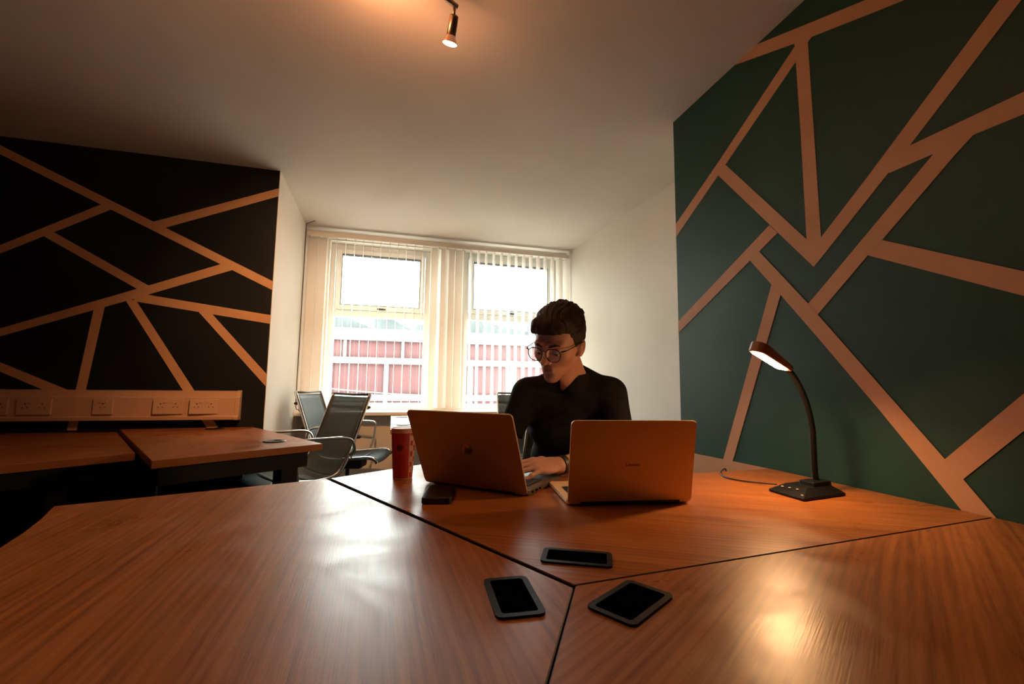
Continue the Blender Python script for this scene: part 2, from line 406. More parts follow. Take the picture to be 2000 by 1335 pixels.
bm = bmesh.new(); tube(bm, smoothpath([(-1.262,-.03,.02),(-1.263,-.032,-.8),(-1.263,-.03,-1.35),(-1.24,-.04,-1.42),(-1.22,-.03,-1.30)]), .0022, 6); obj('pull_cord', bm, 'sill', bl, smooth=True)
# telephone-type wire in the recess corner
bm = bmesh.new()
tube(bm, smoothpath([(-.70,4.03,2.437),(-.735,4.07,2.434),(-.780,4.12,2.43),(-.788,4.145,2.40),(-.788,4.15,1.9),(-.789,4.15,1.3),(-.789,4.148,.86),(-.76,4.14,.80),(-.70,4.09,.742),(-.55,4.085,.735)]), .0028, 6)
tag(obj('wire', bm, 'cable', smooth=True), 'thin dark wire running from the ceiling down the recess corner beside the blind', 'wire')

# ------------------------------------------------------------------ outside
b1 = thing('red_building', 'red clad building with white bands and posts seen through the windows', 'building', (1.2,9.0,-3))
bm = bmesh.new(); box(bm, (-6,0,0), (6,2.5,4.93)); obj('cladding', bm, 'red', b1)
for z0, z1, nm in ((4.87,5.10,'parapet'),(4.42,4.54,'white_band'),(3.71,3.83,'white_band'),(2.9,3.56,'white_band')):
    bm = bmesh.new(); box(bm, (-6,-.10,z0), (6,.0 if z0 < 4.8 else 2.6,z1)); obj(nm, bm, 'outwhite', b1)
for x in [-3.55,-2.36,-1.32,-.55,.35,1.22,2.2]:
    bm = bmesh.new(); box(bm, (x-.045,-.05,3.56), (x+.045,.0,4.42)); obj('post', bm, 'outwhite', b1)
for x in [-2.1,-1.02,.05,1.15,2.1]:
    bm = bmesh.new(); box(bm, (x-.03,-.045,4.54), (x+.03,.0,4.87)); obj('post', bm, 'outwhite', b1)
bm = bmesh.new(); box(bm, (-3.05,-.12,3.2), (-2.68,-.02,4.45)); box(bm, (-3.0,-.14,3.3), (-2.72,-.12,3.9)); obj('downpipe_box', bm, 'outgrey', b1)
bm = bmesh.new(); tube(bm, smoothpath([(-2.7,-.2,3.98),(-1.9,-.22,3.90),(-1.0,-.25,3.84),(.2,-.2,3.80)]), .012, 6); obj('cable', bm, 'outwhite', b1, smooth=True)
b2 = thing('glass_roof_building', 'pale grey building with slanted glazed roof beyond the red one', 'building', (.8,13.0,-3))
bm = bmesh.new()
for x0,x1,h0,h1 in ((-6,-2.4,5.5,5.9),(-2.4,-1.35,6.0,5.6),(-1.35,-.2,6.15,5.55),(-.2,1.4,5.75,5.95),(1.4,3.2,6.0,5.7),(3.2,6.2,5.9,6.1)):
    v = [bm.verts.new(p) for p in ((x0,0,0),(x1,0,0),(x1,0,h1),(x0,0,h0),(x0,2,0),(x1,2,0),(x1,2,h1),(x0,2,h0))]
    for f in ((0,1,2,3),(4,7,6,5),(0,4,5,1),(2,6,7,3),(0,3,7,4),(1,5,6,2)): bm.faces.new([v[i] for i in f])
obj('roof', bm, 'outgrey', b2)
for i in range(14):
    bm = bmesh.new(); x = -5.6+.85*i; box(bm, (x,-.06,4.6), (x+.06,0,5.6)); obj('glazing_bar', bm, 'outwhite', b2)
bm = bmesh.new(); box(bm, (-14,1.5,-3.2), (14,30,-3.0)); struct('ground', bm, 'yard').location = (0,3.2,0)

# ------------------------------------------------------------------ ceiling spotlights
RL = Vector((.178,1.482,2.40)); RD = Vector((-.86,-.50,0)).normalized()
rail = thing('ceiling_spotlight_bar', 'satin metal spotlight bar under the ceiling with one lit halogen spot in view', 'ceiling light', (RL.x,RL.y,CEIL))
def rl(t, z=0): p = RD*t; return (p.x, p.y, z-CEIL+RL.z)
bm = bmesh.new(); tube(bm, [rl(0), rl(.05), rl(.9), rl(.95)], .009, 12, flat=1.0); obj('bar', bm, 'brass', rail, smooth=True)
bm = bmesh.new(); lathe(bm, [(.05,-.022),(.055,-.006),(.055,0)], 28, *rl(.45)[:2]); obj('ceiling_rose', bm, 'brass', rail, smooth=False)
for t in (.08,.87):
    bm = bmesh.new(); tube(bm, [rl(t), (rl(t)[0], rl(t)[1], 0)], .005, 8); obj('standoff', bm, 'brass', rail, smooth=True)
def spot(t, tilt, az, energy, leak, size=75):
    a = Vector(rl(t)); dirn = Vector((math.sin(tilt)*math.cos(az), math.sin(tilt)*math.sin(az), -math.cos(tilt)))
    q = dirn.to_track_quat('Z', 'Y').to_matrix().to_4x4()
    bm = bmesh.new(); tube(bm, [a, a+Vector((0,0,-.038))], .0052, 10); lathe(bm, [(0,-.052),(.006,-.049),(.0078,-.044),(.006,-.038),(0,-.036)], 14, a.x, a.y)
    st = obj('spot_stem', bm, 'brass', rail, smooth=True)
    k = a+Vector((0,0,-.046))
    bm = bmesh.new(); lathe(bm, [(.004,-.004),(.016,-.002),(.0165,.002),(.0165,.062),(.014,.064)], 24)
    hd = obj('spot_head', bm, 'brass', rail, smooth=False); hd.matrix_local = Matrix.Translation(k) @ q; hd.data.polygons.foreach_set('use_smooth', [True]*len(hd.data.polygons))
    bm = bmesh.new(); lathe(bm, [(.0155,.060),(.018,.066),(.025,.081),(.0285,.086),(.0285,.0875)], 28); obj('reflector', bm, 'dichroic', hd, smooth=True)
    bm = bmesh.new(); lathe(bm, [(.0001,.0935),(.012,.0925),(.022,.090),(.0285,.0862)], 28); obj('bulb_face', bm, 'bulb', hd, smooth=True)
    root = Vector((RL.x,RL.y,CEIL))
    l = bpy.data.lights.new('spot_beam', 'SPOT'); l.energy = energy; l.color = (1,.47,.18); l.spot_size = R(size); l.spot_blend = .9; l.shadow_soft_size = .025
    lo = bpy.data.objects.new('spot_beam', l); C.objects.link(lo); lo.location = root + k + dirn*.105; lo.rotation_euler = dirn.to_track_quat('-Z','Y').to_euler()
    if leak:
        l = bpy.data.lights.new('bulb_spill', 'POINT'); l.energy = leak; l.color = (1,.42,.17); l.shadow_soft_size = .03
        lo = bpy.data.objects.new('bulb_spill', l); C.objects.link(lo); lo.location = root + k + dirn*.11
spot(.012, R(24), R(105), 12, 2.2)
spot(.30, R(62), R(97), 150, 4.2, 75)
spot(.60, R(45), R(250), 8, 5.5)
spot(.90, R(40), R(180), 12, 4.5)

# ------------------------------------------------------------------ 120-degree desks
DZ = .73
def desk(name, label, poly, wood_m, port, legs, z=DZ, group=None, th=.025, loc=None):
    cx = sum(p[0] for p in poly)/len(poly); cy = sum(p[1] for p in poly)/len(poly)
    root = thing(name, label, 'desk', (cx, cy, 0), group=group)
    L_ = [(x-cx, y-cy) for x, y in poly]
    bm = bmesh.new(); prism(bm, L_, z-th, z, 1, 0)
    for f in bm.faces: f.material_index = 0 if abs(f.normal.z) > .5 or f.calc_center_median().z > z-.0001 else 1
    top = obj('desktop', bm, [wood_m, 'edge' if th > .027 else 'edge_seam_shade'], root, bevel=.0015, seg=1)
    for f in top.data.polygons:
        f.material_index = 0 if abs(f.normal.z) > .9 else 1
    if port:
        px, py, pa, w, h = port
        q = Matrix.Rotation(R(pa), 4, 'Z')
        def ringed(outer, inner, z0, z1, nm, m, par):
            bm = bmesh.new()
            a = [bm.verts.new((x,y,z0)) for x,y in outer]; b = [bm.verts.new((x,y,z1)) for x,y in outer]
            c = [bm.verts.new((x,y,z1)) for x,y in inner]; d = [bm.verts.new((x,y,z0)) for x,y in inner]; n = len(a)
            for A, B in ((a,b),(b,c),(c,d)):
                for i in range(n): bm.faces.new((A[i],A[(i+1)%n],B[(i+1)%n],B[i]))
            return obj(nm, bm, m, par)
        pr = ringed(rrect(w,h,.010), rrect(w-.018,h-.018,.005), 0, .0035, 'cable_port', 'rim', root)
        pr.location = (px-cx, py-cy, z); pr.rotation_euler = (0,0,R(pa))
        bm = bmesh.new(); vs = [bm.verts.new((x,y,.0008)) for x,y in rrect(w-.012,h-.012,.006)]; bm.faces.new(vs); obj('port_opening', bm, 'pit', pr)
    for lx, ly in legs:
        bm = bmesh.new(); tube(bm, [(lx-cx,ly-cy,.02),(lx-cx,ly-cy,z-th)], .03, 18); lathe(bm, [(.0,0),(.038,0),(.038,.02),(.03,.022)], 18, lx-cx, ly-cy)
        obj('leg', bm, 'blackmetal', root, smooth=False)
    return root
cj = Vector((.275,.647))
def pol(a, r, o=cj): return (o[0]+r*math.cos(R(a)), o[1]+r*math.sin(R(a)))
def curve3(p0, p1, p2, n=14):
    out = []
    for i in range(n+1):
        t = i/n; a = (1-t)**2; b = 2*t*(1-t); c = t*t
        out.append((a*p0[0]+b*p1[0]+c*p2[0], a*p0[1]+b*p1[1]+c*p2[1]))
    return out
# far desk (laptops, lamp, cup)
A = (-.186,1.534); dA = (.353*2.45/1.4*.62, 0)
far = [(.2785,.6515),(1.396,.749),(1.386,1.386),(1.075,1.368)] + curve3((1.04,1.372),(.64,1.50),(.36,1.872)) + [(.345,1.880),(-.178,1.538)]
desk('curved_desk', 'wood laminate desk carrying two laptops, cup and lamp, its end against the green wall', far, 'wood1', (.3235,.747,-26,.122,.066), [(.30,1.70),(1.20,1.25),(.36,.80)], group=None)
left = [(.2715,.6465),(-.190,1.531),(-.772,1.338)] + curve3((-.765,1.318),(-.48,.66),(-.80,.03))[0:] + [(-.80,0.0),(-.2759,-.3051),(.2734,.6445)]
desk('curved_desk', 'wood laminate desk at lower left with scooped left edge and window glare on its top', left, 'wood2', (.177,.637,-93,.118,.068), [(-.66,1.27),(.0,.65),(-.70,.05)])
right = [(.2790,.6490),(.2759,.6445),(-.2741,-.3061),(.26,-.62)] + curve3((.29,-.62),(.75,-.20),(1.35,.02)) + [(1.396,.06),(1.396,.7465)]
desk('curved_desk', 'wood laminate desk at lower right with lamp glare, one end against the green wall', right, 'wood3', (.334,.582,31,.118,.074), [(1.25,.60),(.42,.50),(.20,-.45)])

# wall desks under the trunking
zr = .755
root = desk('wall_desk', 'wood desk end under the socket trunking with two round black cable grommets', [(-.802,1.847),(-.298,2.212),(-.830,3.118),(-1.500,3.065)], 'wood4', None, [], z=zr, th=.030)
rx, ry = root.location.x, root.location.y
for gx, gy in ((-.525,2.327),(-1.0,3.0)):
    bm = bmesh.new(); lathe(bm, [(.0,.004),(.030,.004),(.031,.0055),(.046,.0055),(.049,.003),(.049,0)], 32, gx-rx, gy-ry)
    g_ = obj('cable_grommet', bm, 'black', root, smooth=False); g_.location.z = zr
    bm = bmesh.new(); vs = [bm.verts.new((gx-rx+.012+.017*math.cos(a*PI/12), gy-ry+.012+.017*math.sin(a*PI/12), .0058)) for a in range(24)]; bm.faces.new(vs); obj('grommet_opening', bm, 'pit', g_)
bm = bmesh.new(); prism(bm, [(-.80-rx,1.90-ry),(-.36-rx,2.22-ry),(-.38-rx,2.25-ry),(-.82-rx,1.93-ry)], zr-.10, zr-.030); obj('front_beam', bm, 'blackmetal', root)
bm = bmesh.new(); prism(bm, [(-.46-rx,2.19-ry),(-.40-rx,2.235-ry),(-.45-rx,2.31-ry),(-.51-rx,2.265-ry)], 0, zr-.03); obj('leg', bm, 'blackmetal', root, bevel=.004)
bm = bmesh.new(); prism(bm, [(-.89-rx,2.98-ry),(-.83-rx,2.98-ry),(-.83-rx,3.06-ry),(-.89-rx,3.06-ry)], 0, zr-.03); obj('leg', bm, 'blackmetal', root, bevel=.004)
bm = bmesh.new(); prism(bm, [(-.42-rx,2.30-ry),(-.39-rx,2.32-ry),(-.84-rx,3.02-ry),(-.87-rx,3.0-ry)], zr-.07, zr-.03); obj('side_beam', bm, 'blackmetal', root)
bm = bmesh.new(); prism(bm, [(-.87-rx,1.99-ry),(-.83-rx,1.96-ry),(-.86-rx,2.05-ry),(-.90-rx,2.06-ry)], 0, zr-.03); obj('leg', bm, 'blackmetal', root, bevel=.004)
z2 = .738
r2 = desk('wall_desk', 'dim wood desk at far left, slightly lower than the one with grommets', [(-1.006,2.180),(-1.526,3.09),(-2.75,3.118),(-2.9,2.5),(-2.45,1.35),(-1.90,1.42)], 'wood4', None, [(-2.6,2.9),(-2.3,1.55)], z=z2, th=.030)
bm = bmesh.new(); prism(bm, [(-1.90-r2.location.x,1.50-r2.location.y),(-1.06-r2.location.x,2.22-r2.location.y),(-1.08-r2.location.x,2.25-r2.location.y),(-1.92-r2.location.x,1.53-r2.location.y)], z2-.10, z2-.03); obj('front_beam', bm, 'blackmetal', r2)
bm = bmesh.new(); prism(bm, [(-1.60-r2.location.x,2.9-r2.location.y),(-1.56-r2.location.x,2.9-r2.location.y),(-1.56-r2.location.x,3.0-r2.location.y),(-1.60-r2.location.x,3.0-r2.location.y)], 0, z2-.03); obj('leg', bm, 'blackmetal', r2)
bm = bmesh.new(); prism(bm, [(-1.24-r2.location.x,2.1-r2.location.y),(-1.19-r2.location.x,2.12-r2.location.y),(-1.22-r2.location.x,2.18-r2.location.y),(-1.27-r2.location.x,2.16-r2.location.y)], 0, z2-.03); obj('leg', bm, 'blackmetal', r2)

# desk by the window
r3 = desk('window_desk', 'shiny desk near the windows with window glare in its pale top colour, partly hidden behind the open dark laptop', [(0,2.83),(1.15,2.80),(1.15,3.25),(.78,3.30),(.50,3.45),(.43,3.62),(.43,4.02),(0,4.02)], 'wood5', None, [(.06,2.90),(1.08,2.88),(.08,3.92)], z=.755, th=.03)
for gx, gy in ((.085,3.12),(.085,3.85)):
    bm = bmesh.new(); lathe(bm, [(.0,.004),(.030,.004),(.046,.0055),(.049,.003),(.049,0)], 28, gx-r3.location.x, gy-r3.location.y)
    g_ = obj('cable_grommet', bm, 'black', r3); g_.location.z = .755

# ------------------------------------------------------------------ socket trunking on the far-left wall
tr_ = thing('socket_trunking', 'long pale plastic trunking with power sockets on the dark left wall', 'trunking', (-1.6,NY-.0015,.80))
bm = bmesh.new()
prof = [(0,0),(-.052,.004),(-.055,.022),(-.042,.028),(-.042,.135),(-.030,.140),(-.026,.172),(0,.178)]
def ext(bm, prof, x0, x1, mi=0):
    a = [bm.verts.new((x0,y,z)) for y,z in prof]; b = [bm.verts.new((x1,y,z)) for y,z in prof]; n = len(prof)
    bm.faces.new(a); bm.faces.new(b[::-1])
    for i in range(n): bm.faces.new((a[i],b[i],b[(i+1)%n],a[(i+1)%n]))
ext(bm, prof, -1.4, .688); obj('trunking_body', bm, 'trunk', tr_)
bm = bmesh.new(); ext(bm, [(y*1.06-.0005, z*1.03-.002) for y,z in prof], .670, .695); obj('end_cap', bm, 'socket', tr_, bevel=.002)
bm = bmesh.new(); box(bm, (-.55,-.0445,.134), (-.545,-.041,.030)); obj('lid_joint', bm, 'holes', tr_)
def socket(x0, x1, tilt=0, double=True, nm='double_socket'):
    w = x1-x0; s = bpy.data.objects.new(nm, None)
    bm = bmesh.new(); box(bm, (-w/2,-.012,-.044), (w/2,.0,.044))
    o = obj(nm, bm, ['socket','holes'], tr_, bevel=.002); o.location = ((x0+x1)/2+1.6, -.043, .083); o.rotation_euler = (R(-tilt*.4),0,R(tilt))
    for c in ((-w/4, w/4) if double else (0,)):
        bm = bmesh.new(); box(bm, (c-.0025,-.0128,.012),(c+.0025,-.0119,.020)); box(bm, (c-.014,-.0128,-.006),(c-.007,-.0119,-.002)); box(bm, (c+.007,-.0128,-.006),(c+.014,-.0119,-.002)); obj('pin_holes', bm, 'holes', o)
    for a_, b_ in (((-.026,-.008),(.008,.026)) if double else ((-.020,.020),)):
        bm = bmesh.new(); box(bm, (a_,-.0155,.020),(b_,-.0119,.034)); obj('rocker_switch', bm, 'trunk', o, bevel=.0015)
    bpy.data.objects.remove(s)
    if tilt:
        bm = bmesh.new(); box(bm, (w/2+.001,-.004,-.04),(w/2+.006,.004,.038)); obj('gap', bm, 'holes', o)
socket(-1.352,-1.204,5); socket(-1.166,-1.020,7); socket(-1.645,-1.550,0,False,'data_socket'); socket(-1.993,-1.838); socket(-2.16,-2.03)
tr_.location.y = NY-.0015

# ------------------------------------------------------------------ sling chairs
def make_chair(label, group=None):
    """seat faces local +x"""
    t = thing('office_chair', label, 'chair', (0,0,0), group=group)
    prof = smoothpath([(-.305,0,.968),(-.245,0,.80),(-.185,0,.63),(-.148,0,.545),(-.095,0,.486),(0,0,.468),(.12,0,.476),(.24,0,.484),(.295,0,.474),(.318,0,.445)], 5)
    for s in (-1,1):
        bm = bmesh.new(); tube(bm, [(p.x, s*.235, p.z) for p in prof], .0125, 8, flat=.62); obj('side_rail', bm, 'chrome', t, smooth=True)
    def sling(i0, i1, nm):
        bm = bmesh.new(); g = []
        for p in prof[i0:i1]:
            row = []
            for q in range(7):
                y = -.228+.456*q/6; sag = .018*(1-(y/.228)**2)
                row.append(bm.verts.new((p.x - sag*(.8 if p.z > .55 else .2), y, p.z - sag*(.1 if p.z > .55 else 1))))
            g.append(row)
        for a in range(len(g)-1):
            for q in range(6): bm.faces.new((g[a][q], g[a][q+1], g[a+1][q+1], g[a+1][q]))
        o = obj(nm, bm, 'mesh', t, smooth=True); sd = o.modifiers.new('s','SOLIDIFY'); sd.thickness = .004
    sling(1, 21, 'mesh_back'); sling(20, 45, 'mesh_seat')
    for x, z, nm in ((-.275,.880,'crossbar'),(-.215,.70,'crossbar'),(.05,.463,'crossbar'),(.2,.471,'crossbar')):
        bm = bmesh.new(); tube(bm, [(x-.022,-.23,z),(x-.03,0,z-.01),(x-.022,.23,z)], .011, 8, flat=1.5); obj(nm, bm, 'blackmetal', t, smooth=True)
    bm = bmesh.new(); tube(bm, [(-.302,-.23,.962),(-.318,0,.958),(-.302,.23,.962)], .008, 8); obj('top_bar', bm, 'blackmetal', t, smooth=True)
    for s in (-1,1):
        pts = smoothpath([(-.176,s*.246,.60),(-.190,s*.268,.63),(-.172,s*.275,.685),(-.12,s*.275,.708),(.0,s*.275,.712),(.12,s*.275,.712),(.157,s*.275,.70),(.163,s*.272,.66),(.148,s*.262,.55),(.13,s*.245,.478)], 4)
        bm = bmesh.new(); tube(bm, pts, .0105, 8, flat=.75); obj('armrest', bm, 'chrome', t, smooth=True)
    bm = bmesh.new(); box(bm, (-.06,-.09,.375), (.16,.09,.46)); obj('tilt_mechanism', bm, 'black', t, bevel=.02)
    bm = bmesh.new(); tube(bm, [(.03,0,.10),(.03,0,.24)], .028, 14); tube(bm, [(.03,0,.23),(.03,0,.40)], .015, 12); obj('gas_column', bm, 'black', t, smooth=True)
    bm = bmesh.new()
    for k in range(5):
        a = R(72*k+20); tube(bm, [(.03,0,.115),(.03+.14*math.cos(a),.14*math.sin(a),.10),(.03+.27*math.cos(a),.27*math.sin(a),.075)], [.022,.018,.012], 8)
    base = obj('star_base', bm, 'chrome', t, smooth=True)
    for k in range(5):
        a = R(72*k+20); x, y = .03+.27*math.cos(a), .27*math.sin(a)
        bm = bmesh.new(); q = Matrix.Rotation(a+.6, 4, 'Z')
        for s in (-.013,.013):
            vs = lathe(bm, [(.0,-.008),(.026,-.008),(.028,0),(.026,.008),(0,.008)], 16)
            bmesh.ops.transform(bm, verts=vs, matrix=Matrix.Translation((x,y,.029)) @ q @ Matrix.Translation((0,s,0)) @ Matrix.Rotation(PI/2,4,'X'))
        tube(bm, [(x,y,.04),(x,y,.08)], .008, 6); obj('castor', bm, 'black', base)
    return t
chA = make_chair('black mesh office chair with chrome arms, nearest one, tucked by the grommet desk')
def put(c, x, y, a): c.location = (x, y, 0); c.rotation_euler = (0, 0, R(a))
put(chA, -.515, 3.005, 214)
for x, y, a, lab in ((-.345,3.775,-13,'black mesh office chair with pale lit backrest in the left window corner'),
                     (1.13,3.62,-97,'black mesh office chair half hidden behind the man by the right window'),
                     (.69,1.815,-130,'black mesh office chair the man in black is sitting on')):
    c = copy_tree(chA); put(c, x, y, a); c['label'] = lab

# ------------------------------------------------------------------ laptops
def laptop(name, label, h0, h1, depth, lidlen, lidang, thick, lid_m, deck_m, logo):
    h0, h1 = Vector(h0), Vector(h1); w = (h1-h0).length; mid = (h0+h1)/2
    a = math.atan2(h1.y-h0.y, h1.x-h0.x)
    t = thing(name, label, 'laptop', (mid.x, mid.y, DZ), a)
    # local: x along hinge, +y towards the user, z up
    bm = bmesh.new(); prism(bm, [(x, y+depth/2) for x,y in rrect(w, depth, .012)], .003, thick); obj('base', bm, deck_m, t, bevel=.002)
    b = t.children[0]
    bm = bmesh.new(); box(bm, (-w*.44,.045,thick), (w*.44,.145,thick+.0006)); obj('keyboard_well', bm, 'black', b)
    bm = bmesh.new()
    for r_ in range(6):
        kx = -w*.435; n = 14
        for c_ in range(n):
            kw = w*.87/n
            if r_ == 5 and 3 < c_ < 9:
                if c_ == 4: box(bm, (kx+.001,.047+r_*.0163,thick), (kx+kw*5-.0015,.061+r_*.0163,thick+.0022))
            else: box(bm, (kx+.001,.047+r_*.0163,thick), (kx+kw-.0015,.061+r_*.0163,thick+.0022))
            kx += kw
    obj('keys', bm, 'key', b)
    bm = bmesh.new(); box(bm, (-.052,.16,thick), (.052,.228,thick+.0005)); obj('touchpad', bm, 'alu', b)
    for s in (-1,1):
        for y in (.02, depth-.03):
            bm = bmesh.new(); lathe(bm, [(0,0),(.006,0),(.006,.003),(0,.003)], 10, s*(w/2-.03), y); obj('rubber_foot', bm, 'black', b)
    for s in (1,):
        bm = bmesh.new()
        for q,(y,l) in enumerate(((.02,.012),(.045,.016),(.07,.014))): box(bm, (w/2-.0005,y,.006), (w/2+.0006,y+l,.011))
        obj('side_ports', bm, 'pit', b)
    # lid, hinged along y=0 at z=.005, leaning back by (90-lidang)
    bm = bmesh.new(); prism(bm, [(x, y+lidlen/2) for x,y in rrect(w, lidlen, .012)], 0, .006)
    lid = obj('lid', bm, lid_m, t, bevel=.0015)
    # lid local: x same, y up the lid, z = outer (back) face at z=0 side
    q = Matrix.Rotation(R(180-lidang), 4, 'X')
    lid.matrix_local = Matrix.Translation((0,.001,.006)) @ q
    # after the rotation, local +y goes up/back, local +z points to the back? place screen on the inner face
    bm = bmesh.new(); box(bm, (-w/2+.006,.012,-.0006), (w/2-.006,lidlen-.008,.0)); obj('bezel', bm, 'bezel', lid)
    bm = bmesh.new(); box(bm, (-w/2+.012,.022,-.0012), (w/2-.012,lidlen-.014,-.0006)); obj('screen', bm, 'screen', lid)
    logo(lid, w, lidlen)
    bm = bmesh.new(); tube(bm, [(-w*.4,-.001,.008),(w*.4,-.001,.008)], .006, 10); obj('hinge', bm, 'black', t, smooth=True)
    return t
def hp_logo(lid, w, L_):
    bm = bmesh.new(); n = 40; c = [(.0165*math.cos(2*PI*k/n), .0165*math.sin(2*PI*k/n)) for k in range(n)]
    prism(bm, c, 0, .0006); o = obj('round_badge', bm, 'logo_gold', lid); o.location = (.012, L_*.53, .006)
    bm = text_bm('hp', .0235, .0003, .28)
    t_ = obj('badge_letters', bm, 'logo_dark', o); t_.location = (0, .0005, .0011); t_.matrix_local = Matrix.Translation((0,.0005,.0011)) @ LOGO_FLIP
def word_logo(lid, w, L_):
    bm = text_bm('Lenovo', .0125, .0002)
    t_ = obj('lettering', bm, 'logo_dark', lid); t_.matrix_local = Matrix.Translation((0, L_*.47, .0063)) @ LOGO_FLIP
LOGO_FLIP = Matrix.Identity(4)
hp = laptop('laptop', 'dark open laptop with a round badge on its lid, the one being typed on', (.112,1.411,0), (.368,1.175,0), .255, .243, 66, .017, 'alu_hp', 'deck', hp_logo)
le = laptop('laptop', 'light gold laptop with small lettering on its lid, open beside the desk lamp side', (.437,1.068,0), (.763,1.022,0), .222, .215, 79, .014, 'alu', 'alu', word_logo)
le['label'] = 'light golden laptop with small word on its lid, standing open in front of the man'
# ------------------------------------------------------------------ paper cup
cup = thing('paper_cup', 'tall red paper cup with round print and cream rim, beside the dark laptop', 'cup', (.043,1.493,DZ))
H = .158; r0, r1 = .0305, .0395
bm = bmesh.new(); seg = 144; rows = 64
A_FACE = math.atan2(-1.493+0, -.043) # angle towards the camera side
def cup_m(ang, z):
    """printed pattern: red body, cream bands, round emblem, chequered strip on the right"""
    u = (ang-A_FACE+PI) % (2*PI) - PI; r = r0+(r1-r0)*z/H; s = u*r
    if z < .006 or z > .146: return 1
    if .0190 < s < .047:
        c = int((z-.006)/.0165); inner = .022 < s < .033
        if (c % 2 == 0) and (inner): return 0
        if (c % 2 == 1) and (s > .035): return 0
        return 1
    du, dz = s+.0115, z-.100
    rr = math.hypot(du, dz)
    if rr < .0125:
        # stylised leaf-like emblem on a dark disc
        th = math.atan2(dz, du)
        return 2 if rr < .0105*(.72+.28*abs(math.cos(2.5*(th-PI/2)))) else 0
    if .0165 < rr < .0178: return 3
    if .0195 < rr < .0215 and int(math.degrees(math.atan2(dz,du))/9) % 2 == 0 and du > 0: return 3
    return 0
g = []
for j in range(rows+1):
    z = H*j/rows; r = r0+(r1-r0)*j/rows
    g.append([bm.verts.new((r*math.cos(2*PI*k/seg), r*math.sin(2*PI*k/seg), z)) for k in range(seg)])
for j in range(rows):
    for k in range(seg):
        f = bm.faces.new((g[j][k], g[j][(k+1)%seg], g[j+1][(k+1)%seg], g[j+1][k])); f.material_index = cup_m(2*PI*(k+.5)/seg, H*(j+.5)/rows)
bm.faces.new(g[0][::-1])
obj('cup_body', bm, ['cup','cupwhite','cupdark','cupline'], cup, smooth=True)
bm = bmesh.new(); pts = [(r1*math.cos(2*PI*k/48), r1*math.sin(2*PI*k/48), H) for k in range(48)]; tube(bm, pts, .0022, 8, closed=True); obj('rolled_rim', bm, 'cupwhite', cup, smooth=True)
bm = bmesh.new(); lathe(bm, [(0,.004),(r0-.0008,.004),(r1-.0012,H)], 48); obj('cup_inside', bm, 'cupwhite', cup, smooth=True)
# small black device lying in front of the laptop
a = math.atan2(1.306-1.139, .186-.151)
dv = thing('portable_drive', 'thick black pocket-sized device lying on the desk in front of the dark laptop', 'gadget', (.133,1.225,DZ), a)
bm = bmesh.new(); prism(bm, rrect(.150,.075,.008), .0015, .016); obj('case', bm, 'black', dv, bevel=.002)
bm = bmesh.new(); box(bm, (-.035,.0375,.006), (-.012,.0388,.011)); obj('side_button', bm, 'chrome', dv, bevel=.0004)
bm = bmesh.new(); prism(bm, rrect(.134,.060,.006), .016, .0166); obj('top_panel', bm, 'bezel', dv)

# ------------------------------------------------------------------ desk lamp
lamp = thing('desk_lamp', 'black bendy LED desk lamp glowing on the desk by the green wall', 'lamp', (1.160,1.045,DZ))
lx, ly = 1.160, 1.045
bp = [(1.078,1.085),(1.073,.965),(1.252,.990),(1.262,1.110)]
bm = bmesh.new()
def sc(pts, s, ox=0, oy=0):
    cx = sum(p[0] for p in pts)/4; cy = sum(p[1] for p in pts)/4
    return [(cx+ox+(p[0]-cx)*s-lx, cy+oy+(p[1]-cy)*s-ly) for p in pts]
def loft(bm, layers, mi=0):
    rings = [[bm.verts.new((x,y,z)) for x,y in pts] for pts, z in layers]
    for a_, b_ in zip(rings, rings[1:]):
        for i in range(4): bm.faces.new((a_[i],a_[(i+1)%4],b_[(i+1)%4],b_[i]))
    bm.faces.new(rings[0][::-1]); bm.faces.new(rings[-1])
loft(bm, [(sc(bp,.96),.0),(sc(bp,1.0),.003),(sc(bp,.99),.008),(sc(bp,.60,.028,.018),.022)])
base = obj('lamp_base', bm, 'lampblack', lamp, bevel=.0015)
bm = bmesh.new(); loft(bm, [(sc(bp,.44,.046,.012),.014),(sc(bp,.42,.046,.012),.033)]); obj('arm_block', bm, 'lampblack', lamp, bevel=.002)
for bx, by, bz in ((1.103,1.060,.0205),(1.108,1.040,.0205),(1.113,1.019,.0205),(1.092,.986,.0128)):
    bm = bmesh.new(); lathe(bm, [(0,.0),(.0042,.0),(.0038,.0022),(0,.0026)], 14, bx-lx, by-ly); b_ = obj('touch_button', bm, 'button', base, smooth=True); b_.location.z = bz-.003
arm = smoothpath([(1.224,1.058,.757),(1.222,1.058,.80),(1.222,1.058,.844),(1.222,1.058,.908),(1.215,1.060,.962),(1.201,1.062,1.010),(1.180,1.066,1.055),(1.160,1.070,1.083),(1.142,1.073,1.093)], 6)
bm = bmesh.new(); tube(bm, [(p.x-lx,p.y-ly,p.z-DZ) for p in arm], [.0085]*len(arm), 14); obj('flexible_arm', bm, 'lampblack', lamp, smooth=True)
E_ = Vector((1.150,1.073,1.088)); T_ = Vector((.990,1.022,1.138))
ax = (T_-E_); Lh = ax.length; ax.normalize(); side = ax.cross(Vector((0,0,1))).normalized(); upv = side.cross(ax).normalized()
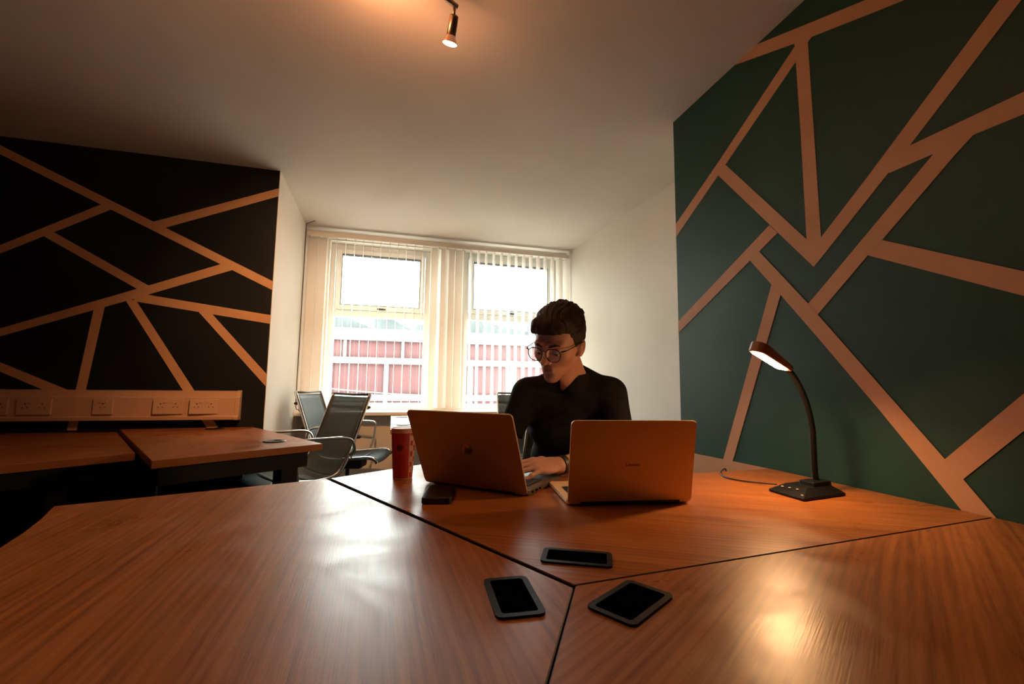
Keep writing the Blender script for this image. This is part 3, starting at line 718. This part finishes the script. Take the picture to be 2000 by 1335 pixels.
# roll the head a little so its glowing underside faces the room
rollm = Matrix.Rotation(R(HEAD_ROLL), 3, ax); side = rollm @ side; upv = rollm @ upv
hm = Matrix(((ax.x,side.x,upv.x,E_.x-lx),(ax.y,side.y,upv.y,E_.y-ly),(ax.z,side.z,upv.z,E_.z-DZ),(0,0,0,1)))
bm = bmesh.new(); out = [(x+Lh/2, y) for x, y in rrect(Lh+.01,.050,.022,8)]
prism(bm, out, -.004, .026); 
for v in bm.verts:      # shell slims down towards the arm
    if v.co.z > .01: v.co.z = .010+.016*min(1, max(0, (v.co.x/Lh-.0)))
hd = obj('lamp_head', bm, 'lamphead', lamp, bevel=.003); hd.matrix_local = hm
bm = bmesh.new(); prism(bm, [(x+Lh/2+.004, y) for x, y in rrect(Lh-.022,.034,.010,6)], -.0062, -.0038); obj('led_panel', bm, 'led', hd)
cb = smoothpath([(1.150,1.125,.008),(1.10,1.20,.004),(1.09,1.27,.003),(1.12,1.33,.003),(1.165,1.375,.004),(1.20,1.398,.0),(1.215,1.412,-.05)], 6)
bm = bmesh.new(); tube(bm, [(p.x-lx,p.y-ly,p.z) for p in cb], .0024, 7); obj('power_cable', bm, 'cable', lamp, smooth=True)
# ------------------------------------------------------------------ the man (signed-distance modelling, meshed by surface nets)
def surfnet(f, lo, hi, h):
    xs = [np.arange(lo[i], hi[i]+h, h, dtype=np.float32) for i in range(3)]
    X, Y, Z = np.meshgrid(*xs, indexing='ij'); V = f(X, Y, Z).astype(np.float32); S = V < 0
    n = V.shape; cnt = np.zeros([s-1 for s in n], np.int32)
    for a in (0,1):
        for b in (0,1):
            for c in (0,1): cnt += S[a:n[0]-1+a, b:n[1]-1+b, c:n[2]-1+c]
    act = (cnt > 0) & (cnt < 8); idx = -np.ones(act.shape, np.int64); I = np.argwhere(act); idx[act] = np.arange(len(I))
    acc = np.zeros((len(I),3)); w = np.zeros(len(I))
    cor = [(a,b,c) for a in (0,1) for b in (0,1) for c in (0,1)]
    for i, p in enumerate(cor):
        for q in cor[i+1:]:
            if sum(abs(p[k]-q[k]) for k in range(3)) != 1: continue
            vp = V[I[:,0]+p[0], I[:,1]+p[1], I[:,2]+p[2]]; vq = V[I[:,0]+q[0], I[:,1]+q[1], I[:,2]+q[2]]
            m = (vp < 0) != (vq < 0); t = np.where(m, vp/(vp-vq+1e-12), 0)
            for k in range(3): acc[:,k] += np.where(m, p[k]+t*(q[k]-p[k]), 0)
            w += m
    P = (I + acc/np.maximum(w,1)[:,None])*h + np.array(lo)
    F = []
    for ax in range(3):
        d = [0,0,0]; d[ax] = 1
        A = S[:n[0]-d[0], :n[1]-d[1], :n[2]-d[2]]; B = S[d[0]:, d[1]:, d[2]:]
        E = np.argwhere(A != B); u, v = (ax+1)%3, (ax+2)%3
        ok = (E[:,u] > 0) & (E[:,v] > 0) & (E[:,u] < n[u]-1) & (E[:,v] < n[v]-1); E = E[ok]
        flip = A[E[:,0],E[:,1],E[:,2]]
        def at(du, dv):
            G = E.copy(); G[:,u] -= du; G[:,v] -= dv; return idx[G[:,0],G[:,1],G[:,2]]
        q = np.stack([at(0,0),at(1,0),at(1,1),at(0,1)],1); q[~flip] = q[~flip][:,::-1]
        F.append(q)
    F = np.concatenate(F); F = F[(F >= 0).all(1)]
    return P, F
def smin(a, b, k):
    h = np.clip(.5+.5*(b-a)/k, 0, 1); return b+(a-b)*h-k*h*(1-h)
def smax(a, b, k): return -smin(-a, -b, k)
def ell(X, Y, Z, c, r):
    x, y, z = (X-c[0])/r[0], (Y-c[1])/r[1], (Z-c[2])/r[2]; k = np.sqrt(x*x+y*y+z*z); k2 = np.sqrt((x/r[0])**2+(y/r[1])**2+(z/r[2])**2)+1e-9
    return k*(k-1)/k2
def cap(X, Y, Z, a, b, ra, rb=None):
    rb = ra if rb is None else rb; a = np.array(a, float); b = np.array(b, float); d = b-a
    t = np.clip(((X-a[0])*d[0]+(Y-a[1])*d[1]+(Z-a[2])*d[2])/(d@d), 0, 1)
    return np.sqrt((X-a[0]-t*d[0])**2+(Y-a[1]-t*d[1])**2+(Z-a[2]-t*d[2])**2) - (ra+(rb-ra)*t)

YAW0 = -15.1                                     # the man's own frame is turned to lie along his desk side
man = thing('person', 'man in glasses and black V-neck T-shirt typing on the dark laptop', 'person', (0,0,0), R(YAW0))
MI = Matrix.Rotation(-R(YAW0), 4, 'Z')
def loc_(x, y, z): v = MI @ Vector((x,y,z)); return (v.x, v.y, v.z)
# head frame
HC = np.array(HEAD_C); HS = HEAD_S
def eul(yaw, pitch, roll):
    F = np.array([-math.sin(yaw), -math.cos(yaw), 0]); U = np.array([0,0,1.]); Rr = np.cross(F, U)
    F2 = math.cos(pitch)*F - math.sin(pitch)*U; U2 = math.sin(pitch)*F + math.cos(pitch)*U
    R2 = math.cos(roll)*Rr + math.sin(roll)*U2; U3 = -math.sin(roll)*Rr + math.cos(roll)*U2
    return np.array([R2, F2, U3])      # rows: head x (his right), y (face), z (crown)
HR = eul(R(HEAD_YAW), R(HEAD_PITCH), R(HEAD_ROLLM))
def to_head(X, Y, Z):
    a, b, c = (X-HC[0])/HS, (Y-HC[1])/HS, (Z-HC[2])/HS
    return [HR[i,0]*a+HR[i,1]*b+HR[i,2]*c for i in range(3)]
def from_head(p): return HC + HS*(HR.T @ np.array(p, float))
def head_sdf(x, y, z):
    ax = np.abs(x)
    d = ell(x, y, z, (0,-.012,.035), (.076,.098,.086))
    d = smin(d, ell(x, y, z, (0,.042,-.012), (.060,.055,.075)), .03)
    d = smin(d, ell(ax, y, z, (.040,.048,-.026), (.026,.030,.026)), .025)          # cheekbones
    d = smin(d, cap(ax, y, z, (.054,-.004,-.050), (.012,.066,-.100), .015, .014), .030)  # jaw
    d = smin(d, ell(x, y, z, (0,.077,-.102), (.015,.018,.015)), .020)              # chin
    d = smin(d, ell(x, y, z, (0,.070,-.072), (.030,.026,.026)), .02)               # muzzle
    d = smin(d, cap(ax, y, z, (.012,.094,.014), (.045,.078,.016), .008, .007), .014)     # brow
    d = smax(d, -ell(ax, y, z, (.031,.104,-.004), (.021,.020,.012)), .012)          # sockets
    d = smin(d, ell(ax, y, z, (.031,.078,-.004), (.0155,.0145,.0125)), .003)        # lids
    d = smin(d, cap(x, y, z, (0,.093,.006), (0,.116,-.031), .0062, .0090), .009)   # nose
    d = smin(d, ell(x, y, z, (0,.119,-.036), (.0095,.010,.0085)), .006)
    d = smin(d, ell(ax, y, z, (.0125,.105,-.039), (.0075,.010,.007)), .006)
    d = smax(d, -ell(ax, y, z, (.006,.114,-.0455), (.0035,.005,.003)), .003)
    d = smin(d, ell(ax, y, z, (.0,.0935,-.0625), (.020,.0062,.0046)), .006)        # upper lip
    d = smin(d, ell(ax, y, z, (.0,.0920,-.0725), (.018,.0064,.0052)), .006)        # lower lip
    d = smax(d, -ell(x, y, z, (0,.101,-.0674), (.023,.0055,.0011)), .0022)
    d = smax(d, -ell(x, y, z, (0,.100,-.086), (.016,.008,.005)), .008)             # under-lip hollow
    ey = y+.50*(z+.012)
    e = ell(ax-.10*(-.010-ey), ey, z, (.080,-.006,-.014), (.0075,.018,.026))          # ears
    e = smax(e, -ell(ax-.10*(-.010-ey), ey, z, (.087,-.003,-.012), (.0065,.0110,.016)), .003)
    e = smin(e, cap(ax, ey, z, (.082,-.007,.001), (.083,-.010,-.018), .0028, .0024), .004)
    d = smin(d, cap(ax, ey, z, (.066,.000,-.012), (.077,-.004,-.020), .015, .011), .010)
    d = smin(d, e, .008)
    return d
NB = NECK_B
def neck_sdf(X, Y, Z):
    top = from_head((0,-.030,-.055)); d = cap(X, Y, Z, top, NB, .053, .060)
    fr = from_head((0,.028,-.085)); d = smin(d, cap(X, Y, Z, fr, (NB[0]-.008,NB[1]-.025,NB[2]-.02), .030, .026), .03)
    return d
SL, SR = SHL, SHR
def torso_sdf(X, Y, Z):
    d = ell(X, Y, Z, (TX-.005,1.985,.56), (.175,.125,.14))
    d = smin(d, ell(X, Y, Z, (TX,1.93,.72), (.150,.112,.16)), .07)
    d = smin(d, ell(X, Y, Z, (TX,1.84,.885), (.168,.118,.155)), .06)
    d = smin(d, cap(X, Y, Z, (SL[0]+.035,SL[1]+.01,SL[2]-.02), (SR[0]-.035,SR[1]+.01,SR[2]-.02), .062), .05)
    d = smin(d, cap(X, Y, Z, (NB[0]-.03,NB[1]+.03,NB[2]+.034), (SL[0]+.01,SL[1]+.005,SL[2]+.005), .046, .040), .035)
    d = smin(d, cap(X, Y, Z, (NB[0]+.02,NB[1]+.03,NB[2]+.036), (SR[0]-.01,SR[1]+.005,SR[2]+.008), .046, .042), .035)
    return d
def upper_arms(X, Y, Z, g=0.0):
    a = cap(X, Y, Z, SL, ELL, .052+g, .040+g); b = cap(X, Y, Z, SR, ELR, .054+g, .041+g); return a, b
def hand_sdf(X, Y, Z, W, yv, xv, spread, curl):
    """W wrist, yv towards the fingers, xv towards the thumb; palm down"""
    yv = np.array(yv, float); yv /= np.linalg.norm(yv); xv = np.array(xv, float); xv -= yv*(xv@yv); xv /= np.linalg.norm(xv)
    zv = np.cross(xv, yv); zv = zv if zv[2] > 0 else -zv
    g = [(X-W[0])*v[0]+(Y-W[1])*v[1]+(Z-W[2])*v[2] for v in (xv, yv, zv)]
    x, y, z = g
    d = ell(x, y, z, (0,.050,.002), (.040,.054,.0155))
    d = smin(d, ell(x, y, z, (.004,.012,0), (.027,.035,.018)), .015)
    d = smin(d, ell(x, y, z, (.024,.030,-.007), (.018,.034,.015)), .012)
    for i, (fx, fy, ln, r) in enumerate(((.029,.083,(.044,.027,.021),.0088),(.0095,.090,(.048,.031,.022),.0090),(-.0105,.086,(.045,.029,.021),.0085),(-.029,.075,(.036,.022,.018),.0076))):
        an = spread[i]; p = np.array((fx, fy-.022, .002)); q = np.array((fx, fy, .005)); fd = cap(x, y, z, p, q, r+.002, r+.0012)
        c = curl[i]
        for k, l in enumerate(ln):
            c += (0, .42, .35)[k]
            nx = q + l*np.array((math.sin(an)*math.cos(c), math.cos(an)*math.cos(c), -math.sin(c)))
            fd = smin(fd, cap(x, y, z, q, nx, r-.0006*k+.0004, r-.0006*(k+1)), .003); q = nx
        d = smin(d, fd, .006)
    q = np.array((.030,.018,-.006))
    for k, (l, an, dn) in enumerate(((.042,.85,.25),(.032,.55,.30),(.026,.35,.30))):
        nx = q + l*np.array((math.sin(an)*math.cos(dn), math.cos(an)*math.cos(dn), -math.sin(dn)))
        d = smin(d, cap(x, y, z, q, nx, .0125-.0012*k, .0115-.0014*k), .008); q = nx
    return d
def arm_sdf(X, Y, Z, EL, W, yv, xv, sp, cu):
    yv = np.array(yv, float); yv /= np.linalg.norm(yv); W = np.array(W, float)
    mid = (np.array(EL)*.62+W*.38)
    d = smin(cap(X, Y, Z, EL, mid, .041, .039), cap(X, Y, Z, mid, W, .039, .0245), .02)
    return smin(d, hand_sdf(X, Y, Z, W, yv, xv, sp, cu), .014)
def np_mesh(name, parts, mats, parent, matf=None):
    Ps, Fs, o_ = [], [], 0
    for P, F in parts: Ps.append(P); Fs.append(F+o_); o_ += len(P)
    P = np.concatenate(Ps); F = np.concatenate(Fs)
    me = bpy.data.meshes.new(name); me.from_pydata(P.tolist(), [], F.tolist()); me.update()
    for m in mats: me.materials.append(M[m])
    me.polygons.foreach_set('use_smooth', [True]*len(me.polygons))
    if matf is not None:
        c = P[F].mean(1); me.polygons.foreach_set('material_index', matf(c).astype(np.int32))
    o = bpy.data.objects.new(name, me); link(o, parent); return o
def body_f(X, Y, Z):
    d = smin(head_sdf(*to_head(X,Y,Z))*HS, neck_sdf(X,Y,Z), .022)
    t = torso_sdf(X,Y,Z)+.012
    return smin(d, t, .03)
b = np.array
parts = [surfnet(body_f, (HC[0]-.17,HC[1]-.18,.985), (HC[0]+.19,HC[1]+.27,HC[2]+.17), .0026)]
def low_body(X, Y, Z):
    d = torso_sdf(X,Y,Z)+.012; a, c = upper_arms(X,Y,Z,-.006); return smin(smin(d,a,.03),c,.03)
parts.append(surfnet(low_body, (-.12,1.5,.44), (.56,2.16,1.10), .009))
sp, cu = (.10,.02,-.08,HAND_PINKY), (.12,.10,.10,.05)
def armr(X,Y,Z): return arm_sdf(X,Y,Z,ELR,WR,HRY,HRX,sp,cu)
def arml(X,Y,Z): return arm_sdf(X,Y,Z,ELL,WL,HLY,HLX,(.06,.02,-.05,-.16),cu)
def bnd(EL, W, m=.19): 
    a = np.minimum(EL, W)-m; c = np.maximum(EL, W)+m; a[2] = min(EL[2],W[2])-.06; c[2] = max(EL[2],W[2])+.07; return a, c
parts.append(surfnet(armr, *bnd(b(ELR), b(WR)), .0022)); parts.append(surfnet(arml, *bnd(b(ELL), b(WL)), .0030))
def skin_mat(c):
    h = to_head(c[:,0], c[:,1], c[:,2]); out = np.zeros(len(c))
    hx, hy, hz = h
    lip = (np.abs(hx) < .0225) & (hz > -.0790) & (hz < -.0585) & (hy > .089)
    out[lip] = 1
    st = (np.abs(hx) < .0085) & (hz > -.0985) & (hz < -.0815) & (hy > .06)
    out[st] = 2
    return out
obj_body = np_mesh('body', parts, ['skin'], man)
# pigment: lips, goatee, shaved beard shadow, shade painted along the mouth line
me = obj_body.data; P_ = np.zeros(len(me.vertices)*3, np.float32); me.vertices.foreach_get('co', P_); P_ = P_.reshape(-1,3)
hx, hy, hz = to_head(P_[:,0], P_[:,1], P_[:,2]); front = (hy > .03)
def blob(cx, cz, rx, rz): return np.clip(1.6-1.6*np.sqrt(((hx-cx)/rx)**2+((hz-cz)/rz)**2), 0, 1)*front
lipm = .7*np.maximum(blob(0,-.063,.024,.0062), blob(0,-.0725,.021,.0068))
bm_ = np.maximum(.6*blob(0,-.087,.012,.010), .12*blob(0,-.052,.030,.011))
jawm = .25*np.clip((-.070-hz)/.02,0,1)*np.clip((hy+.02)/.04,0,1)*np.clip((hz+.15)/.03,0,1)
bm_ = np.maximum(bm_, jawm); bm_ = np.maximum(bm_, .85*blob(0,-.0672,.023,.0022))  # last blob paints the dark crease between the lips
for nm, v in (('lip_pigment', lipm), ('beard_mouth_shade', bm_)):
    at_ = me.attributes.new(nm, 'FLOAT', 'POINT'); at_.data.foreach_set('value', v.astype(np.float32))
# hair: swept-up textured top, short sides
def wob(x, y, z, s, p=0): return np.sin(x*s+1.3+p)*np.sin(y*s*1.1+.7*p+2.1)*np.sin(z*s*.9+.4+p)
def hair_f(X, Y, Z):
    x, y, z = to_head(X, Y, Z); ax = np.abs(x)
    d = ell(x, y, z, (0,-.014,.036), (.0815,.1035,.094))
    d = smin(d, ell(x, y, z, (0,.030,.088), (.062,.075,.040)), .025)
    d = smin(d, ell(x, y, z, (.0,-.03,.085), (.066,.075,.050)), .03)
    d = smin(d, ell(x, y, z, (.012,.088,.083), (.050,.026,.024)), .015)
    # clumped locks running back over the crown, curls at the fringe
    flow = x*1.0+.35*y+.012*np.sin(y*45+2)+.010*np.sin(z*60+x*40); top = np.clip((z-.03)/.05,0,1)
    ridge = np.sin(flow*230)+.6*np.sin(flow*520+y*60+1.0)+.5*np.sin(flow*900+z*90)
    d = d - .0013*ridge*(.35+.65*top) - .0042*wob(x,y,z,80)*top - .0010*np.sin(z*240+x*300+3*np.sin(y*90))*(1-top)
    # curls along the fringe
    for k in range(7):
        cx = -.046+.0155*k; cy = .104-7.5*cx*cx+.003*math.sin(k*2.3); cz = .064+.004*math.cos(k*1.9)
        r = .0135+.0025*math.sin(k*3.1); d = smin(d, np.sqrt((x-cx)**2+(y-cy)**2+((z-cz)*.85)**2)-r, .006)
    # keep clear of face, ears and nape
    line = .054-.35*np.clip(ax-.04,0,1)
    face = np.minimum(y-(.028+.10*np.clip(ax-.062,-1,0)*-1), line-z)      # >0 = in face region
    side = smin(np.float32(1)*(-.012-z)*1.0 + 0*y, (y+.02)*1.0+.0*z, .004)
    d = smax(d, np.minimum(y-.046, line-z), .004)
    d = smax(d, np.minimum(-.020-z, y+.036+.2*(z+.02)), .004)              # below the sideburn, in front of the nape
    d = smax(d, np.minimum(y-.030-.35*(z-.0), .030-z), .006)
    d = smax(d, -(z+.062-.15*(y+.05)), .006)                             # nape line
    d = smax(d, -ell(ax, y+.5*(z+.012), z, (.088,-.010,-.014), (.013,.017,.026)), .003)
    d = smax(d, ell(x, y, z, (0,-.004,.050), (.094,.128,.108)), .01)
    return d*HS
r_ = surfnet(hair_f, (HC[0]-.17,HC[1]-.17,HC[2]-.13), (HC[0]+.17,HC[1]+.17,HC[2]+.19), .0022)
np_mesh('hair', [r_], ['hair'], man)
# eyebrows
def brow_f(X, Y, Z):
    x, y, z = to_head(X, Y, Z); ax = np.abs(x); return (cap(ax, y, z, (.014,.1000,.026), (.034,.0945,.031), .0036, .0034)*.9)*HS
def brow2(X, Y, Z):
    x, y, z = to_head(X, Y, Z); ax = np.abs(x); return smin(cap(ax, y, z, (.013,.1005,.0125), (.033,.0960,.0175), .0038, .0034), cap(ax, y, z, (.033,.0960,.0175), (.050,.0800,.0130), .0036, .0018), .004)*HS
r_ = surfnet(brow2, (HC[0]-.12,HC[1]-.14,HC[2]-.08), (HC[0]+.12,HC[1]+.08,HC[2]+.08), .0014)
np_mesh('eyebrows', [r_], ['hair'], man)
for s in (-1,1):
    bm = bmesh.new(); bmesh.ops.create_uvsphere(bm, u_segments=20, v_segments=14, radius=.0122*HS)
    o = obj('eye', bm, ['eyewhite','iris'], man, smooth=True); o.location = Vector(from_head((s*.031,.0805,-.0095)))
    gz = HR.T @ np.array((0,.80,-.60)); gv = Vector(gz).normalized()
    o.data.polygons.foreach_set('material_index', [1 if f.center.normalized().dot(gv) > .88 else 0 for f in o.data.polygons])
    bm = bmesh.new()   # lashes / lid edge
    tube(bm, [from_head((s*.031+.0125*math.cos(t), .0930-.0055*abs(math.cos(t))**2, -.0090-.0025*math.sin(t))) for t in np.linspace(.15,PI-.15,9)], .0009, 5)
    obj('eyelashes', bm, 'hair', man, smooth=True)
# spectacles
gl = bpy.data.objects.new('glasses', None); link(gl, man)
for s in (-1,1):
    pts = []
    for t in range(36):
        u = 2*PI*t/36; cu_, su_ = math.cos(u), math.sin(u)
        px = .0255*math.copysign(abs(cu_)**.88, cu_); pz = (.0185 if su_ > 0 else .0245)*math.copysign(abs(su_)**(.80 if su_ > 0 else .95), su_)
        pts.append(from_head((s*(.0325+px), .116-.10*abs(.0325+px)**1.0*.30, -.007+pz)))
    bm = bmesh.new(); tube(bm, pts, .0017, 8, closed=True); obj('rim', bm, 'frame', gl, smooth=True)
    bm = bmesh.new(); vs = [bm.verts.new(p) for p in pts]; bm.faces.new(vs); obj('lens', bm, 'lens', gl)
    bm = bmesh.new(); tube(bm, [from_head(p) for p in ((s*.0575,.112,.003),(s*.066,.107,.0045),(s*.073,.095,.005),(s*.080,.02,.006),(s*.083,-.006,.007),(s*.083,-.024,-.010))], [.0016,.0028,.0016,.0015,.0015,.0015], 8); obj('temple_arm', bm, 'frame', gl, smooth=True)
bm = bmesh.new(); tube(bm, smoothpath([from_head((-.0075,.1135,.001)), from_head((0,.1165,.0035)), from_head((.0075,.1135,.001))], 4), .0013, 8); obj('bridge', bm, 'frame', gl, smooth=True)
# T-shirt with V neckline
VT = V_TIP
def shirt_f(X, Y, Z):
    d = torso_sdf(X,Y,Z)-.004
    a, c = upper_arms(X,Y,Z,.0085)
    ta = np.array(ELL)-np.array(SL); tc = np.array(ELR)-np.array(SR)
    pa = ((X-SL[0])*ta[0]+(Y-SL[1])*ta[1]+(Z-SL[2])*ta[2])/(ta@ta); pc = ((X-SR[0])*tc[0]+(Y-SR[1])*tc[1]+(Z-SR[2])*tc[2])/(tc@tc)
    a = smax(a, (pa-.80)*.25, .004); c = smax(c, (pc-.92)*.25, .004)
    d = smin(smin(d,a,.03),c,.03)
    # creases radiating from the armpits and across the chest
    d = d + .0028*np.sin((X*.8+Z*1.0)*75+3*np.sin(Z*18))*np.exp(-((X-SR[0]+.05)**2+(Z-SR[2]+.13)**2)/.010) + .0028*np.sin((-X*.8+Z)*75+3*np.sin(Z*21))*np.exp(-((X-SL[0]-.05)**2+(Z-SL[2]+.13)**2)/.010)
    d = d + .003*np.sin(Z*60+4*np.sin(X*14))*np.clip((.82-Z)/.15,0,1)
    # neck opening
    nk = neck_sdf(X, Y, Z); d = smin(d, np.maximum(nk-.006, Z-1.125), .012)
    hole = np.maximum(nk-.011, (1.088+.15*(Y-NB[1]))-Z)
    # V: planes meeting at the tip in front
    t = (Z-VT[2]); w = np.abs(X-(VT[0]+.32*t))-(.004+.62*t)
    vv = np.maximum(w, np.maximum(-t, Y-(NB[1]-.0)))
    return smax(d, -np.minimum(hole, vv), .003)
r_ = surfnet(shirt_f, (-.14,1.52,.45), (.58,2.18,1.17), .0042)
sh = np_mesh('t_shirt', [r_], ['shirt'], man)
# trousers and shoes
HL, HRr = (TX-.09,1.97,.555), (TX+.085,1.97,.555)
KL, KR = (TX-.155,1.56,.545), (TX+.14,1.53,.545)
FL, FR = (TX-.15,1.62,.10), (TX+.17,1.60,.10)
def pants(X, Y, Z):
    d = ell(X, Y, Z, (TX,1.99,.56), (.19,.14,.13))
    for h_, k_, f_ in ((HL,KL,FL),(HRr,KR,FR)): d = smin(d, smin(cap(X,Y,Z,h_,k_,.088,.062), cap(X,Y,Z,k_,f_,.062,.048), .03), .03)
    return d
np_mesh('trousers', [surfnet(pants, (TX-.30,1.36,.04), (TX+.32,2.2,.74), .009)], ['denim'], man)
for f_ in (FL, FR):
    def shoe(X, Y, Z): return smax(smin(ell(X,Y,Z,(f_[0],f_[1]-.07,.045),(.05,.14,.05)), cap(X,Y,Z,(f_[0],f_[1]+.01,.05),(f_[0],f_[1],.11),.045), .03), .004-Z, .004)
    np_mesh('shoe', [surfnet(shoe, (f_[0]-.09,f_[1]-.24,-.02), (f_[0]+.09,f_[1]+.12,.19), .005)], ['black'], man)
# wristband
yv = np.array(WR)-np.array(ELR); yv = Vector(yv/np.linalg.norm(yv)); s_ = yv.orthogonal().normalized(); t_ = yv.cross(s_)
c0 = Vector(WR)-yv*.008; bm = bmesh.new()
pr_ = []
for k in range(40):
    u = 2*PI*k/40; pr_.append([bm.verts.new(c0+(s_*math.cos(u)+t_*math.sin(u))*rr+yv*o2) for rr, o2 in ((.0265,-.009),(.0295,-.009),(.0295,.009),(.0265,.009))])
for k in range(40):
    for j in range(4): bm.faces.new((pr_[k][j], pr_[k][(j+1)%4], pr_[(k+1)%40][(j+1)%4], pr_[(k+1)%40][j]))
obj('wristband', bm, 'band', man, smooth=False)
# ------------------------------------------------------------------ daylight
w = bpy.data.worlds.new('overcast_sky'); bpy.context.scene.world = w; w.use_nodes = True
N, L = w.node_tree.nodes, w.node_tree.links
bg = N['Background']; bg.inputs['Color'].default_value = (.93,1.0,.96,1); bg.inputs['Strength'].default_value = WORLD
for i, (x0,x1,z0,z1) in enumerate(W):
    l = bpy.data.lights.new('window_portal', 'AREA'); l.shape = 'RECTANGLE'; l.size = x1-x0; l.size_y = z1-z0; l.cycles.is_portal = True
    lo = bpy.data.objects.new('window_portal', l); C.objects.link(lo); lo.location = ((x0+x1)/2, 4.56, (z0+z1)/2); lo.rotation_euler = (-PI/2, 0, 0)
# ------------------------------------------------------------------ camera
cam = bpy.data.cameras.new('camera'); cam.lens = .86*18; cam.sensor_width = 36; cam.clip_start = .02
co = bpy.data.objects.new('camera', cam); C.objects.link(co)
cr_ = Vector((.96511955,-.26156605,.01128928)); cd_ = Vector((.03659808,.09209071,-.99507783)); cf_ = Vector((.25923894,.96078223,.09845136))
co.matrix_world = Matrix(((cr_.x,-cd_.x,-cf_.x,0),(cr_.y,-cd_.y,-cf_.y,0),(cr_.z,-cd_.z,-cf_.z,1.03),(0,0,0,1)))
bpy.context.scene.camera = co
vs_ = bpy.context.scene.view_settings; vs_.view_transform = 'Standard'; vs_.look = 'None'; vs_.exposure = EXPO; vs_.gamma = 1
bpy.context.scene.cycles.max_bounces = 10; bpy.context.scene.cycles.transparent_max_bounces = 24
